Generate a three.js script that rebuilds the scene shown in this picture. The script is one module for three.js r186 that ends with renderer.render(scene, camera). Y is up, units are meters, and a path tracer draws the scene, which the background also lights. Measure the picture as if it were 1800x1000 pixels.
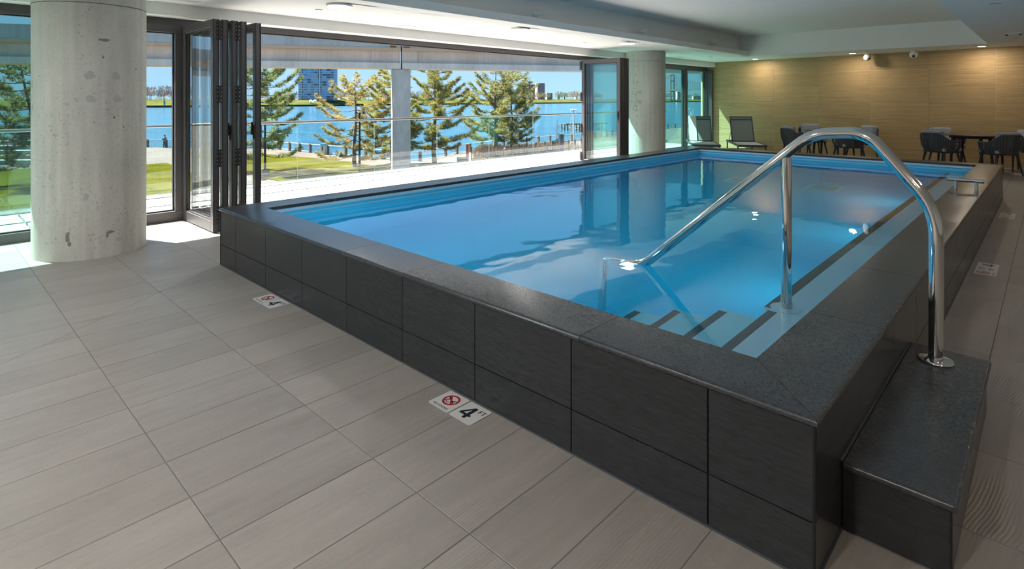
import * as THREE from 'three';
import { RoundedBoxGeometry } from 'three/addons/geometries/RoundedBoxGeometry.js';
import { mergeGeometries, mergeVertices, toCreasedNormals } from 'three/addons/utils/BufferGeometryUtils.js';
import { MarchingCubes } from 'three/addons/objects/MarchingCubes.js';
import { RectAreaLightUniformsLib } from 'three/addons/lights/RectAreaLightUniformsLib.js';
RectAreaLightUniformsLib.init();

// ------------------------------------------------------------------ camera, sky, sun, exposure
const scene = new THREE.Scene();
const EYE = 1.525, YAW = THREE.MathUtils.degToRad(43.5);
const camera = new THREE.PerspectiveCamera(2 * Math.atan(0.5) * 180 / Math.PI, 1.8, 0.05, 6000);   // 1000 px focal length on a 1000 px high frame
camera.position.set(0, EYE, 0);
camera.rotation.set(0, YAW, 0);
camera.setViewOffset(1800, 1000, 0, 326, 1800, 1000);               // shifted lens: horizon at pixel row 174
scene.add(camera);

const renderer = new THREE.WebGLRenderer({ antialias: true });
renderer.toneMapping = THREE.LinearToneMapping;
renderer.toneMappingExposure = 1.7;
renderer.shadowMap.enabled = true;

const SUN_E = 20.0;
const sun = new THREE.DirectionalLight(new THREE.Color(1.0, 0.97, 0.92), SUN_E);
const sunTo = new THREE.Vector3(-1, 1.4, 0.44).normalize();
sun.position.copy(sunTo).multiplyScalar(120).add(new THREE.Vector3(-20, 0, -10));
sun.target.position.set(-20, 0, -10);
sun.castShadow = true;
sun.shadow.mapSize.set(4096, 4096);
Object.assign(sun.shadow.camera, { left: -90, right: 90, top: 90, bottom: -90, near: 1, far: 300 });
sun.shadow.radius = 1;
scene.add(sun, sun.target);

{ // clear spring sky: pale near the horizon, blue above
  const W = 256, H = 128, px = new Float32Array(W * H * 4);
  for (let j = 0; j < H; j++) {
    const el = (j + 0.5) / H * 180 - 90, t = Math.max(0, Math.sin(el * Math.PI / 180));
    const k = Math.pow(t, 0.55), hz = Math.exp(-t * 4);
    for (let i = 0; i < W; i++) {
      const o = (j * W + i) * 4;
      px[o] = 0.16 + 0.22 * (1 - k) + 0.10 * hz; px[o + 1] = 0.44 + 0.24 * (1 - k) + 0.10 * hz; px[o + 2] = 0.95 + 0.06 * hz; px[o + 3] = 1;
    }
  }
  const sky = new THREE.DataTexture(px, W, H, THREE.RGBAFormat, THREE.FloatType);
  sky.mapping = THREE.EquirectangularReflectionMapping;
  sky.magFilter = sky.minFilter = THREE.LinearFilter;
  sky.needsUpdate = true;
  scene.background = sky; scene.environment = sky;
  scene.backgroundIntensity = scene.environmentIntensity = 0.655;
}

// ------------------------------------------------------------------ helpers
function rng(seed) { let s = seed >>> 0; return () => { s = (s + 0x6D2B79F5) >>> 0; let t = s; t = Math.imul(t ^ (t >>> 15), t | 1); t ^= t + Math.imul(t ^ (t >>> 7), t | 61); return ((t ^ (t >>> 14)) >>> 0) / 4294967296; }; }
const V = (x, y, z) => new THREE.Vector3(x, y, z);
const rad = d => d * Math.PI / 180;
const clamp = (x, a = 0, b = 1) => Math.min(b, Math.max(a, x));
const mix = (a, b, t) => a + (b - a) * t;
const smooth = (a, b, x) => { const t = clamp((x - a) / (b - a)); return t * t * (3 - 2 * t); };

function hash2(x, y, s) { let h = Math.imul(x, 374761393) + Math.imul(y, 668265263) + Math.imul(s, 2147483647 ^ 0x5bd1e995); h = Math.imul(h ^ (h >>> 13), 1274126177); return ((h ^ (h >>> 16)) >>> 0) / 4294967296; }
function vn(x, y, px, py, s) {                                      // value noise, repeating every px, py cells
  const xi = Math.floor(x), yi = Math.floor(y), fx = x - xi, fy = y - yi;
  const u = fx * fx * (3 - 2 * fx), v = fy * fy * (3 - 2 * fy);
  const a = ((xi % px) + px) % px, b = (a + 1) % px, c = ((yi % py) + py) % py, d = (c + 1) % py;
  return mix(mix(hash2(a, c, s), hash2(b, c, s), u), mix(hash2(a, d, s), hash2(b, d, s), u), v);
}
function fbm(x, y, px, py, s, o = 4) { let a = 0.5, t = 0, n = 0; for (let i = 0; i < o; i++) { t += a * vn(x, y, px, py, s + i * 17); n += a; a *= 0.5; x *= 2; y *= 2; px *= 2; py *= 2; } return t / n; }
function makeTex(w, h, fn, srgb) {                                 // fn(u, v) -> grey or [r, g, b], 0..1
  const d = new Uint8Array(w * h * 4);
  for (let j = 0; j < h; j++) for (let i = 0; i < w; i++) {
    const c = fn((i + 0.5) / w, (j + 0.5) / h), o = (j * w + i) * 4;
    if (typeof c === 'number') d[o] = d[o + 1] = d[o + 2] = clamp(c) * 255; else { d[o] = clamp(c[0]) * 255; d[o + 1] = clamp(c[1]) * 255; d[o + 2] = clamp(c[2]) * 255; }
    d[o + 3] = 255;
  }
  const t = new THREE.DataTexture(d, w, h, THREE.RGBAFormat, THREE.UnsignedByteType);
  t.wrapS = t.wrapT = THREE.RepeatWrapping; t.magFilter = THREE.LinearFilter; t.minFilter = THREE.LinearMipmapLinearFilter; t.generateMipmaps = true; t.anisotropy = 8;
  if (srgb) t.colorSpace = THREE.SRGBColorSpace;
  t.needsUpdate = true; return t;
}
function rep(t, x, y) { const c = t.clone(); c.repeat.set(x, y); c.needsUpdate = true; return c; }   // x, y: repeats per metre of uv
let outdoors = 1;                                                   // weathered outdoor surfaces are darker than indoor ones
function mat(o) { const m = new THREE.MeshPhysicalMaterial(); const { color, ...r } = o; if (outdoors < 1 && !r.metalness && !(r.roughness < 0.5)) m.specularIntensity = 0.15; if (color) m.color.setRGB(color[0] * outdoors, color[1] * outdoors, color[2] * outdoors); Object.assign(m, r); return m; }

const taken = new Map();
function numbered(name) { const n = taken.get(name) || 0; taken.set(name, n + 1); return n ? `${name}_${String(n).padStart(3, '0')}` : name; }
function tag(o, label, category, group, kind) { if (label) o.userData.label = label; if (category) o.userData.category = category; if (group) o.userData.group = group; if (kind) o.userData.kind = kind; return o; }
function shade(o) { o.traverse(c => { if (c.isMesh) { c.castShadow = true; c.receiveShadow = true; } }); return o; }
function thing(name, label, category, pos = [0, 0, 0], turn = 0, group, kind) {
  const o = new THREE.Group(); o.name = numbered(name); o.position.set(...pos); o.rotation.y = turn; scene.add(o);
  return tag(o, label, category, group, kind);
}
function structure(name, label) { const o = new THREE.Group(); o.name = numbered(name); scene.add(o); return tag(o, label, null, null, 'structure'); }
function part(name, geo, m, parent, label, kind) {
  const g = Array.isArray(geo) ? join(geo) : geo;
  const o = new THREE.Mesh(g, m); o.castShadow = o.receiveShadow = true;
  o.name = parent === scene ? numbered(name) : name; (parent || scene).add(o);
  return tag(o, label, null, null, kind);
}
function join(list) {
  const a = list.map(g => { const q = g.index ? g.toNonIndexed() : g; for (const k of Object.keys(q.attributes)) if (!['position', 'normal', 'uv'].includes(k)) q.deleteAttribute(k); if (!q.attributes.uv) q.setAttribute('uv', new THREE.BufferAttribute(new Float32Array(q.attributes.position.count * 2), 2)); return q; });
  return a.length === 1 ? a[0] : mergeGeometries(a);
}
function copyOf(o, pos, turn, label) { const c = o.clone(); c.name = numbered(o.name.replace(/_\d{3}$/, '')); c.userData = { ...o.userData }; c.position.set(...pos); c.rotation.set(0, turn, 0); if (label) c.userData.label = label; scene.add(c); return c; }
function boxUV(g, ox = 0, oy = 0) {                                  // uv in metres from the dominant axis of each face
  const q = g.index ? g.toNonIndexed() : g, p = q.attributes.position, uv = new Float32Array(p.count * 2), a = V(), b = V(), c = V(), n = V();
  for (let i = 0; i < p.count; i += 3) {
    a.fromBufferAttribute(p, i); b.fromBufferAttribute(p, i + 1); c.fromBufferAttribute(p, i + 2);
    n.subVectors(b, a).cross(c.clone().sub(a)); const x = Math.abs(n.x), y = Math.abs(n.y), z = Math.abs(n.z);
    [a, b, c].forEach((v, k) => { const [s, t] = y >= x && y >= z ? [v.x, v.z] : x > z ? [v.z, v.y] : [v.x, v.y]; uv[(i + k) * 2] = s + ox; uv[(i + k) * 2 + 1] = t + oy; });
  }
  q.setAttribute('uv', new THREE.BufferAttribute(uv, 2)); return q;
}
function bx(x0, x1, y0, y1, z0, z1) { const g = new THREE.BoxGeometry(Math.abs(x1 - x0), Math.abs(y1 - y0), Math.abs(z1 - z0)); g.translate((x0 + x1) / 2, (y0 + y1) / 2, (z0 + z1) / 2); return boxUV(g); }
function rb(x0, x1, y0, y1, z0, z1, r = 0.005, s = 2) { const g = new RoundedBoxGeometry(Math.abs(x1 - x0), Math.abs(y1 - y0), Math.abs(z1 - z0), s, r); g.translate((x0 + x1) / 2, (y0 + y1) / 2, (z0 + z1) / 2); return boxUV(g); }
function cyl(r0, r1, h, x, y, z, n = 24, open = false) { const g = new THREE.CylinderGeometry(r1, r0, h, n, 1, open); g.translate(x, y + h / 2, z); return g; }   // r0 at the base
function bar(a, b, r0, r1 = r0, n = 8) {                              // round bar between two points
  const d = b.clone().sub(a), g = new THREE.CylinderGeometry(r1, r0, d.length(), n, 1);
  g.applyQuaternion(new THREE.Quaternion().setFromUnitVectors(V(0, 1, 0), d.clone().normalize())); g.translate((a.x + b.x) / 2, (a.y + b.y) / 2, (a.z + b.z) / 2); return g;
}
function sbar(a, b, w, h) {                                          // square bar, h along the upright
  const d = b.clone().sub(a), g = new THREE.BoxGeometry(w, h, d.length()), m = new THREE.Matrix4().lookAt(a, b, V(0, 1, 0)); g.applyMatrix4(m); g.translate((a.x + b.x) / 2, (a.y + b.y) / 2, (a.z + b.z) / 2); return g;
}
function bentTube(pts, fillet, r, n = 16) {                          // tube along a polyline with rounded bends
  const path = new THREE.CurvePath(); let from = pts[0];
  for (let i = 1; i < pts.length - 1; i++) {
    const p = pts[i], a = p.clone().sub(pts[i - 1]), b = pts[i + 1].clone().sub(p), f = Math.min(fillet[i] ?? fillet, a.length() * 0.5, b.length() * 0.5);
    const q0 = p.clone().addScaledVector(a.normalize(), -f), q1 = p.clone().addScaledVector(b.normalize(), f);
    path.add(new THREE.LineCurve3(from, q0)); path.add(new THREE.QuadraticBezierCurve3(q0, p, q1)); from = q1;
  }
  path.add(new THREE.LineCurve3(from, pts[pts.length - 1]));
  return new THREE.TubeGeometry(path, pts.length * 22, r, n, false);
}
function inset(poly, c) {                                           // convex polygon (counter-clockwise in x, -z), moved in by c
  const n = poly.length, out = [];
  for (let i = 0; i < n; i++) {
    const a = poly[(i + n - 1) % n], b = poly[i], d = poly[(i + 1) % n];
    const e0 = [b[0] - a[0], b[1] - a[1]], e1 = [d[0] - b[0], d[1] - b[1]], l0 = Math.hypot(...e0), l1 = Math.hypot(...e1);
    const n0 = [-e0[1] / l0, e0[0] / l0], n1 = [-e1[1] / l1, e1[0] / l1], k = 1 + n0[0] * n1[0] + n0[1] * n1[1];
    out.push([b[0] + c * (n0[0] + n1[0]) / Math.max(k, 0.2), b[1] + c * (n0[1] + n1[1]) / Math.max(k, 0.2)]);
  }
  return out;
}
function area(poly) { let s = 0; for (let i = 0; i < poly.length; i++) { const a = poly[i], b = poly[(i + 1) % poly.length]; s += a[0] * b[1] - a[1] * b[0]; } return s / 2; }
function clip(poly, nx, nz, c) {                                     // keep nx*x + nz*z <= c
  const out = [];
  for (let i = 0; i < poly.length; i++) {
    const a = poly[i], b = poly[(i + 1) % poly.length], da = nx * a[0] + nz * a[1] - c, db = nx * b[0] + nz * b[1] - c;
    if (da <= 0) out.push(a);
    if ((da < 0 && db > 0) || (da > 0 && db < 0)) { const t = da / (da - db); out.push([mix(a[0], b[0], t), mix(a[1], b[1], t)]); }
  }
  return out;
}
function slabPoly(poly, y0, y1, c, ou = 0, ov = 0, spin = false) {   // chamfered slab over a convex x,z polygon; uv = metres
  if (area(poly) < 0) poly = poly.slice().reverse();
  const top = inset(poly, c), n = poly.length, P = [], U = [];
  const put = (...v) => { for (const q of v) { P.push(...q); U.push(spin ? -q[0] + ou : q[0] + ou, (spin ? -q[2] : q[2]) + ov); } };
  const lo = poly.map(p => [p[0], y0, p[1]]), mid = poly.map(p => [p[0], y1 - c, p[1]]), up = top.map(p => [p[0], y1, p[1]]);
  for (let i = 1; i < n - 1; i++) put(up[0], up[i + 1], up[i]);
  for (let i = 0; i < n; i++) { const j = (i + 1) % n; put(lo[i], mid[j], lo[j]); put(lo[i], mid[i], mid[j]); put(mid[i], up[j], mid[j]); put(mid[i], up[i], up[j]); }
  const g = new THREE.BufferGeometry(); g.setAttribute('position', new THREE.Float32BufferAttribute(P, 3)); g.setAttribute('uv', new THREE.Float32BufferAttribute(U, 2)); g.computeVertexNormals(); return g;
}
function rectPoly(x0, x1, z0, z1) { return [[x0, z0], [x1, z0], [x1, z1], [x0, z1]]; }
const FX = -Math.sin(YAW), FZ = -Math.cos(YAW), RX = Math.cos(YAW), RZ = -Math.sin(YAW);
function at(u, d) { const a = (u - 900) / 1000; return [d * (FX + RX * a), d * (FZ + RZ * a)]; }      // plan position of a surveyed bearing and distance
function shown(x, y, z) { const d = FX * x + FZ * z, a = RX * x + RZ * z; return [900 + 1000 * a / d, 174 - 1000 * (y - EYE) / d, d]; }
const DISK_L = 30, DOWN_L = 190, WALK_L = 185, NEAR_L = 940, POOL_L = 24;   // brightness of the room's own lamps
// ------------------------------------------------------------------ surfaces (colour, grain, fine relief only)
const T = {};
T.tileBump = makeTex(1024, 1024, (u, v) => {                        // 1.2 m: fine wavy ridges running along the tile, fading in and out
  const w = fbm(u * 3, v * 2, 3, 2, 5, 3), soft = smooth(0.38, 0.62, fbm(u * 4, v * 2, 4, 2, 21, 3));
  const r = 0.5 + 0.5 * Math.sin(2 * Math.PI * (u * 84 + v * 9 + w * 9));
  return 0.25 + 0.5 * r * (0.25 + 0.75 * soft) + 0.25 * fbm(u * 90, v * 24, 90, 24, 8, 2);
});
T.tileColor = makeTex(1024, 1024, (u, v) => {
  const a = fbm(u * 6, v * 4, 6, 4, 31, 5), s = fbm(u * 70, v * 5, 70, 5, 47, 3), k = fbm(u * 140, v * 120, 140, 120, 3, 2);
  const vein = smooth(0.035, 0.0, Math.abs(fbm(u * 5, v * 5, 5, 5, 77, 4) - 0.5)) * 0.05 * smooth(0.55, 0.7, fbm(u * 3, v * 3, 3, 3, 12, 2));
  const l = 0.83 + 0.16 * (a - 0.5) + 0.14 * (s - 0.5) + 0.06 * (k - 0.5) - vein;
  return [l, l * 0.985, l * 0.96];
});
T.weave = makeTex(512, 512, (u, v) => 0.5 + 0.32 * Math.sin(2 * Math.PI * v * 110) * (0.4 + 0.6 * vn(u * 14, v * 110, 14, 110, 4)) + 0.5 * (vn(u * 40, v * 220, 40, 220, 9) - 0.5));
T.weaveColor = makeTex(512, 512, (u, v) => 0.72 + 0.22 * (fbm(u * 3, v * 40, 3, 40, 14, 4) - 0.5) + 0.40 * (vn(u * 20, v * 200, 20, 200, 19) - 0.5));
T.granite = makeTex(1024, 1024, (u, v) => {                         // 1 m
  const a = vn(u * 260, v * 260, 260, 260, 2), b = vn(u * 150 + 7, v * 330, 150, 330, 6), c = fbm(u * 8, v * 8, 8, 8, 13, 3);
  let l = 0.50 + 0.24 * (a - 0.5) + 0.28 * (b - 0.5) + 0.16 * (c - 0.5); if (b > 0.88) l += 0.16;
  return [l, l, l * 1.01];
});
T.graniteBump = makeTex(1024, 1024, (u, v) => 0.55 * fbm(u * 60, v * 90, 60, 90, 26, 4) + 0.45 * fbm(u * 14, v * 10, 14, 10, 28, 3));
T.concrete = makeTex(1024, 1024, (u, v) => {                        // 3 m
  const a = fbm(u * 5, v * 5, 5, 5, 41, 5), s = fbm(u * 60, v * 4, 60, 4, 43, 4), k = fbm(u * 200, v * 200, 200, 200, 49, 2);
  const pit = smooth(0.82, 0.88, vn(u * 170, v * 170, 170, 170, 61)) * 0.17 * smooth(0.45, 0.6, fbm(u * 9, v * 9, 9, 9, 63, 2));
  const l = 0.80 + 0.26 * (a - 0.5) + 0.23 * (s - 0.5) + 0.1 * (k - 0.5) - pit;
  return [l, l * 0.985, l * 0.945];
});
T.wood = makeTex(1024, 1024, (u, v) => {                            // 2.5 m x 1.6 m, grain along u
  const s = fbm(u * 5, v * 150, 5, 150, 71, 4), f = fbm(u * 24, v * 330, 24, 330, 73, 2), a = fbm(u * 3, v * 6, 3, 6, 79, 3);
  const line = smooth(0.62, 0.74, fbm(u * 4, v * 95, 4, 95, 83, 3)) * 0.16;
  const l = 0.80 + 0.36 * (s - 0.5) + 0.22 * (f - 0.5) + 0.1 * (a - 0.5) - line;
  return [l, l * 0.985, l * 0.95];
});
T.plaster = makeTex(512, 512, (u, v) => fbm(u * 40, v * 40, 40, 40, 91, 4));
T.ripple = makeTex(1024, 1024, (u, v) => 0.62 * fbm(u * 5, v * 4, 5, 4, 101, 3) + 0.3 * fbm(u * 13 + 0.8 * fbm(u * 4, v * 4, 4, 4, 3, 2), v * 9, 13, 9, 103, 2) + 0.08 * vn(u * 34, v * 22, 34, 22, 107));
T.river = makeTex(1024, 1024, (u, v) => 0.5 * fbm(u * 8, v * 10, 8, 10, 111, 4) + 0.5 * fbm(u * 46, v * 60, 46, 60, 113, 3));
T.riverColor = makeTex(512, 512, (u, v) => 0.74 + 0.5 * (fbm(u * 6, v * 14, 6, 14, 117, 4) - 0.5) + 0.3 * (fbm(u * 40, v * 60, 40, 60, 119, 2) - 0.5));
T.grass = makeTex(512, 512, (u, v) => { const a = fbm(u * 6, v * 6, 6, 6, 121, 4), b = fbm(u * 90, v * 90, 90, 90, 123, 2), l = 0.72 + 0.5 * (a - 0.5) + 0.4 * (b - 0.5); return [l * mix(0.9, 1.1, a), l, l * 0.8]; });
T.bark = makeTex(256, 256, (u, v) => 0.45 + 0.7 * (fbm(u * 14, v * 5, 14, 5, 131, 4) - 0.5) + 0.4);
T.mesh = makeTex(256, 256, (u, v) => 0.7 + 0.3 * Math.sin(u * Math.PI * 2 * 64) * Math.sin(v * Math.PI * 2 * 64));

const M = {};
const tones = [[0.402, 0.368, 0.342], [0.384, 0.351, 0.326], [0.420, 0.385, 0.358]];
M.tile = tones.map(c => mat({ color: c, map: rep(T.tileColor, 1 / 1.2, 1 / 1.2), roughness: 0.42, bumpMap: rep(T.tileBump, 1 / 1.2, 1 / 1.2), bumpScale: 0.0023, specularIntensity: 1 }));
M.grout = mat({ color: [0.16, 0.15, 0.14], roughness: 0.95 });
const charcoal = [[0.036, 0.0385, 0.043], [0.033, 0.0355, 0.0395], [0.039, 0.042, 0.046]];
M.poolTile = charcoal.map(c => mat({ color: c, map: rep(T.weaveColor, 1 / 0.6, 1 / 0.6), roughness: 0.24, bumpMap: rep(T.weave, 1 / 0.6, 1 / 0.6), bumpScale: 0.00016 }));
M.poolGrout = mat({ color: [0.012, 0.012, 0.013], roughness: 0.9 });
M.cut = mat({ color: [0.075, 0.085, 0.095], roughness: 0.5 });
M.coping = [[0.112, 0.116, 0.128], [0.102, 0.106, 0.118], [0.12, 0.124, 0.136]].map(c => mat({ color: c, map: rep(T.granite, 1, 1), roughness: 0.26, bumpMap: rep(T.graniteBump, 1, 1), bumpScale: 0.0008 }));
M.concrete = mat({ color: [0.696, 0.68, 0.641], map: rep(T.concrete, 1 / 3, 1 / 3), roughness: 0.8, bumpMap: rep(T.concrete, 1 / 3, 1 / 3), bumpScale: 0.004 });
M.concreteSeam = mat({ color: [0.46, 0.45, 0.42], roughness: 0.9 });
M.concreteFar = mat({ color: [0.74, 0.55, 0.43], map: rep(T.concrete, 1 / 6, 1 / 6), roughness: 0.9 });
M.concreteFlange = mat({ color: [0.72, 0.65, 0.58], map: rep(T.concrete, 1 / 6, 1 / 6), roughness: 0.9 });
M.wood = [[0.56, 0.385, 0.185], [0.535, 0.37, 0.178], [0.585, 0.40, 0.193]].map(c => mat({ color: c, map: rep(T.wood, 1 / 2.5, 1 / 1.6), roughness: 0.6, bumpMap: rep(T.wood, 1 / 2.5, 1 / 1.6), bumpScale: 0.001 }));
M.woodJoint = mat({ color: [0.66, 0.50, 0.29], roughness: 0.8 });
M.white = mat({ color: [0.91, 0.905, 0.895], roughness: 0.85, bumpMap: rep(T.plaster, 1.4, 1.4), bumpScale: 0.0006 });
M.whiteTrim = mat({ color: [0.86, 0.855, 0.84], roughness: 0.6 });
M.fixture = mat({ color: [0.85, 0.85, 0.84], roughness: 0.4 });
M.dark = mat({ color: [0.012, 0.012, 0.013], roughness: 0.5 });
M.bronze = mat({ color: [0.12, 0.113, 0.116], metalness: 0.55, roughness: 0.42 });
M.bronzeDark = mat({ color: [0.045, 0.04, 0.04], metalness: 0.4, roughness: 0.45 });
M.steel = mat({ color: [0.72, 0.71, 0.69], metalness: 1, roughness: 0.07 });
M.brushed = mat({ color: [0.62, 0.61, 0.6], metalness: 1, roughness: 0.28 });
M.glass = mat({ color: [0.965, 0.985, 0.98], transmission: 1, thickness: 0, roughness: 0.0, ior: 1.5 });
M.glassTint = mat({ color: [0.50, 0.74, 0.70], transmission: 1, thickness: 0, roughness: 0.0, ior: 1.5 });
M.glassLeft = mat({ color: [0.56, 0.72, 0.70], transmission: 1, thickness: 0, roughness: 0.0, ior: 1.5 });
M.glassEdge = mat({ color: [0.13, 0.19, 0.18], roughness: 0.2 });
M.liner = mat({ color: [0.10, 0.70, 1.0], roughness: 0.6 });
M.linerPale = mat({ color: [0.76, 0.88, 1.0], roughness: 0.5 });
M.linerBand = mat({ color: [0.40, 0.78, 1.0], roughness: 0.5 });
M.drain = mat({ color: [0.16, 0.40, 0.45], roughness: 0.7 });
M.stripe = mat({ color: [0.10, 0.10, 0.11], roughness: 0.8 });
M.water = mat({ color: [1, 1, 1], transmission: 1, thickness: 1.2, roughness: 0, ior: 1.33, attenuationColor: new THREE.Color(0.35, 0.92, 0.99), attenuationDistance: 1.3, bumpMap: rep(T.ripple, 1 / 2.6, 1 / 2.6), bumpScale: 0.004 });
M.paver = [[0.60, 0.59, 0.57], [0.57, 0.56, 0.54], [0.63, 0.62, 0.60]].map(c => mat({ color: c, map: rep(T.concrete, 0.5, 0.5), roughness: 0.85 }));
M.paving = mat({ specularIntensity: 0, color: [0.167, 0.157, 0.146], map: rep(T.concrete, 1 / 9, 1 / 9), roughness: 0.95 });
M.pathPink = mat({ specularIntensity: 0, color: [0.167, 0.139, 0.12], map: rep(T.concrete, 1 / 9, 1 / 9), roughness: 0.95 });
M.grass = mat({ specularIntensity: 0, color: [0.0879, 0.0855, 0.0128], map: rep(T.grass, 1 / 9, 1 / 9), roughness: 1 });
M.mulch = mat({ specularIntensity: 0, color: [0.0784, 0.0601, 0.0462], map: rep(T.concrete, 1, 1), roughness: 1 });
M.river = mat({ color: [0.0201, 0.112, 0.188], map: rep(T.riverColor, 1 / 60, 1 / 60), roughness: 0.14, bumpMap: rep(T.river, 1 / 40, 1 / 40), bumpScale: 0.5, specularIntensity: 0.9 });
M.bark = mat({ color: [0.15, 0.125, 0.105], map: T.bark, roughness: 1 });
M.cord = mat({ color: [0.085, 0.084, 0.092], roughness: 0.8 });
M.cushion = mat({ color: [0.33, 0.35, 0.385], roughness: 0.95 });
M.darkMetal = mat({ color: [0.045, 0.046, 0.05], roughness: 0.5, metalness: 0.3 });
M.tableTop = mat({ color: [0.10, 0.085, 0.075], roughness: 0.35 });
M.loungeFrame = mat({ color: [0.10, 0.105, 0.11], metalness: 0.5, roughness: 0.4 });
M.sling = mat({ color: [0.5, 0.51, 0.52], roughness: 0.8, transmission: 0.5, thickness: 0, map: rep(T.mesh, 4, 4) });
M.lamp = mat({ color: [0.9, 0.9, 0.9], emissive: new THREE.Color(1, 0.97, 0.92), emissiveIntensity: 4, roughness: 0.5 });
M.red = mat({ color: [0.75, 0.10, 0.05], roughness: 0.5 });
// ------------------------------------------------------------------ room shell
const Z_REAR = 7.0, X_RIGHT = 5.2, X_GLASS = -8.04;
const wallZ = x => -17.55 + (x + 7.95) * (0.85 / 7.25);              // the panelled end wall runs slightly askew to the pool
const P = { x0: -5.55, x1: -0.54, z0: -11.43, z1: -1.95, ix0: -5.235, ix1: -0.83, iz0: -11.1, iz1: -2.245, top: 0.525, water: 0.40 };

{ // floor: grout bed with the pool cut out, tiles 0.305 x 0.61 laid in straight joints, cut along two diagonals from the pool corner
  const floor = structure('floor', 'grey beige ridged porcelain tile floor around the raised pool');
  const s = new THREE.Shape([[X_GLASS - 0.3, -Z_REAR - 0.2], [X_RIGHT + 0.2, -Z_REAR - 0.2], [X_RIGHT + 0.2, 17.9], [X_GLASS - 0.3, 17.9]].map(p => new THREE.Vector2(...p)));
  s.holes.push(new THREE.Path([[P.x0 + 0.05, -P.z1 + 0.05], [P.x0 + 0.05, -P.z0 - 0.05], [P.x1 - 0.05, -P.z0 - 0.05], [P.x1 - 0.05, -P.z1 + 0.05]].map(p => new THREE.Vector2(...p))));
  const bed = new THREE.ExtrudeGeometry(s, { depth: 0.2, bevelEnabled: false }); bed.rotateX(-Math.PI / 2); bed.translate(0, -0.2 - 0.0015, 0);
  part('grout_bed', boxUV(bed), M.grout, floor);
  const R = rng(11), W = 0.304, L = 0.6135, G = 0.002, TH = 0.012;
  const whole = []; for (let k = 0; k < 8; k++) whole.push(slabPoly(rectPoly(G, W - G, G, L - G), -TH, 0, 0.0012, R() * 1.2, R() * 1.2, k % 2 === 1));
  const cutLines = [{ a: [P.x0, P.z1], d: [1.17, 1.60], x: [-5.6, -2.0], z: [-1.95, 4.2] }];
  const list = [];
  for (let i = -14; i < 31; i++) for (let j = -28; j < 14; j++) {
    const x0 = -3.914 + i * W, z1 = -0.73 - 0.003 + (-j) * -L, z0 = z1 - L, x1 = x0 + W;
    let polys = [rectPoly(x0 + G, x1 - G, z0 + G, z1 - G)], cut = false;
    const through = (nx, nz, c) => { const q = clip(polys[0], nx, nz, c); if (q.length !== polys[0].length || Math.abs(Math.abs(area(q)) - Math.abs(area(polys[0]))) > 1e-7) cut = true; polys[0] = q; };
    through(-1, 0, -(X_GLASS - 0.02)); if (polys[0].length < 3) continue; through(1, 0, X_RIGHT); if (polys[0].length < 3) continue; through(0, 1, Z_REAR); if (polys[0].length < 3) continue;
    const m = 0.85 / 7.25; through(m, -1, 17.55 - 7.95 * m - 0.004); if (polys[0].length < 3) continue;   // z >= wallZ(x)
    const hit = x1 > P.x0 && x0 < P.x1 && z1 > P.z0 && z0 < P.z1;
    if (hit) {                                                       // keep what lies outside the pool: left, right, far and near of it
      const p = polys[0]; cut = true;
      polys = [clip(p, 1, 0, P.x0 - G), clip(p, -1, 0, -P.x1 - G)].concat([clip(clip(clip(p, -1, 0, -P.x0), 1, 0, P.x1), 0, 1, P.z0 - G), clip(clip(clip(p, -1, 0, -P.x0), 1, 0, P.x1), 0, -1, -P.z1 - G)]);
    }
    for (const l of cutLines) { const n = [l.d[1], -l.d[0]], h = Math.hypot(...n), c = (n[0] * l.a[0] + n[1] * l.a[1]) / h;
      if (x1 < l.x[0] || x0 > l.x[1] || z1 < l.z[0] || z0 > l.z[1]) continue;
      polys = polys.flatMap(p => { if (p.length < 3) return []; const A = clip(p, n[0] / h, n[1] / h, c - 0.0012), B = clip(p, -n[0] / h, -n[1] / h, -c - 0.0012); if (A.length < 3 || B.length < 3) return [A.length < 3 ? (Math.abs(area(B)) > Math.abs(area(p)) - 1e-6 ? p : B) : (Math.abs(area(A)) > Math.abs(area(p)) - 1e-6 ? p : A)]; cut = true; return [A, B]; });
    }
    for (const p of polys) { if (p.length < 3 || Math.abs(area(p)) < 0.0012) continue;
      const cx = p.reduce((s, q) => s + q[0], 0) / p.length, cz = p.reduce((s, q) => s + q[1], 0) / p.length, [u, v, d] = shown(cx, 0, cz);
      const seen = d > 0.3 && u > -250 && u < 2050 && v < 1250; list.push({ p, cx, cz, cut, size: seen ? Math.abs(area(p)) / (d * d * d) : 0 });
    }
  }
  list.sort((a, b) => b.size - a.size);
  const rest = [];
  list.forEach((t, k) => {
    if (k < 300 && t.size > 0) {
      let o;
      if (t.cut) o = part('tile', slabPoly(t.p, -TH, 0, 0.0012, R() * 1.2, R() * 1.2, R() < 0.5), M.tile[Math.floor(R() * 3)], floor);
      else { o = part('tile', whole[Math.floor(R() * 8)], M.tile[Math.floor(R() * 3)], floor); o.position.set(t.p[0][0] - G, (R() - 0.5) * 0.0006, t.p[0][1] - G); }
    } else rest.push(slabPoly(t.p, -TH, 0, 0.0012, R() * 1.2, R() * 1.2, R() < 0.5));
  });
  part('tile_field', rest, M.tile[0], floor, null, 'stuff');
}

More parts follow.
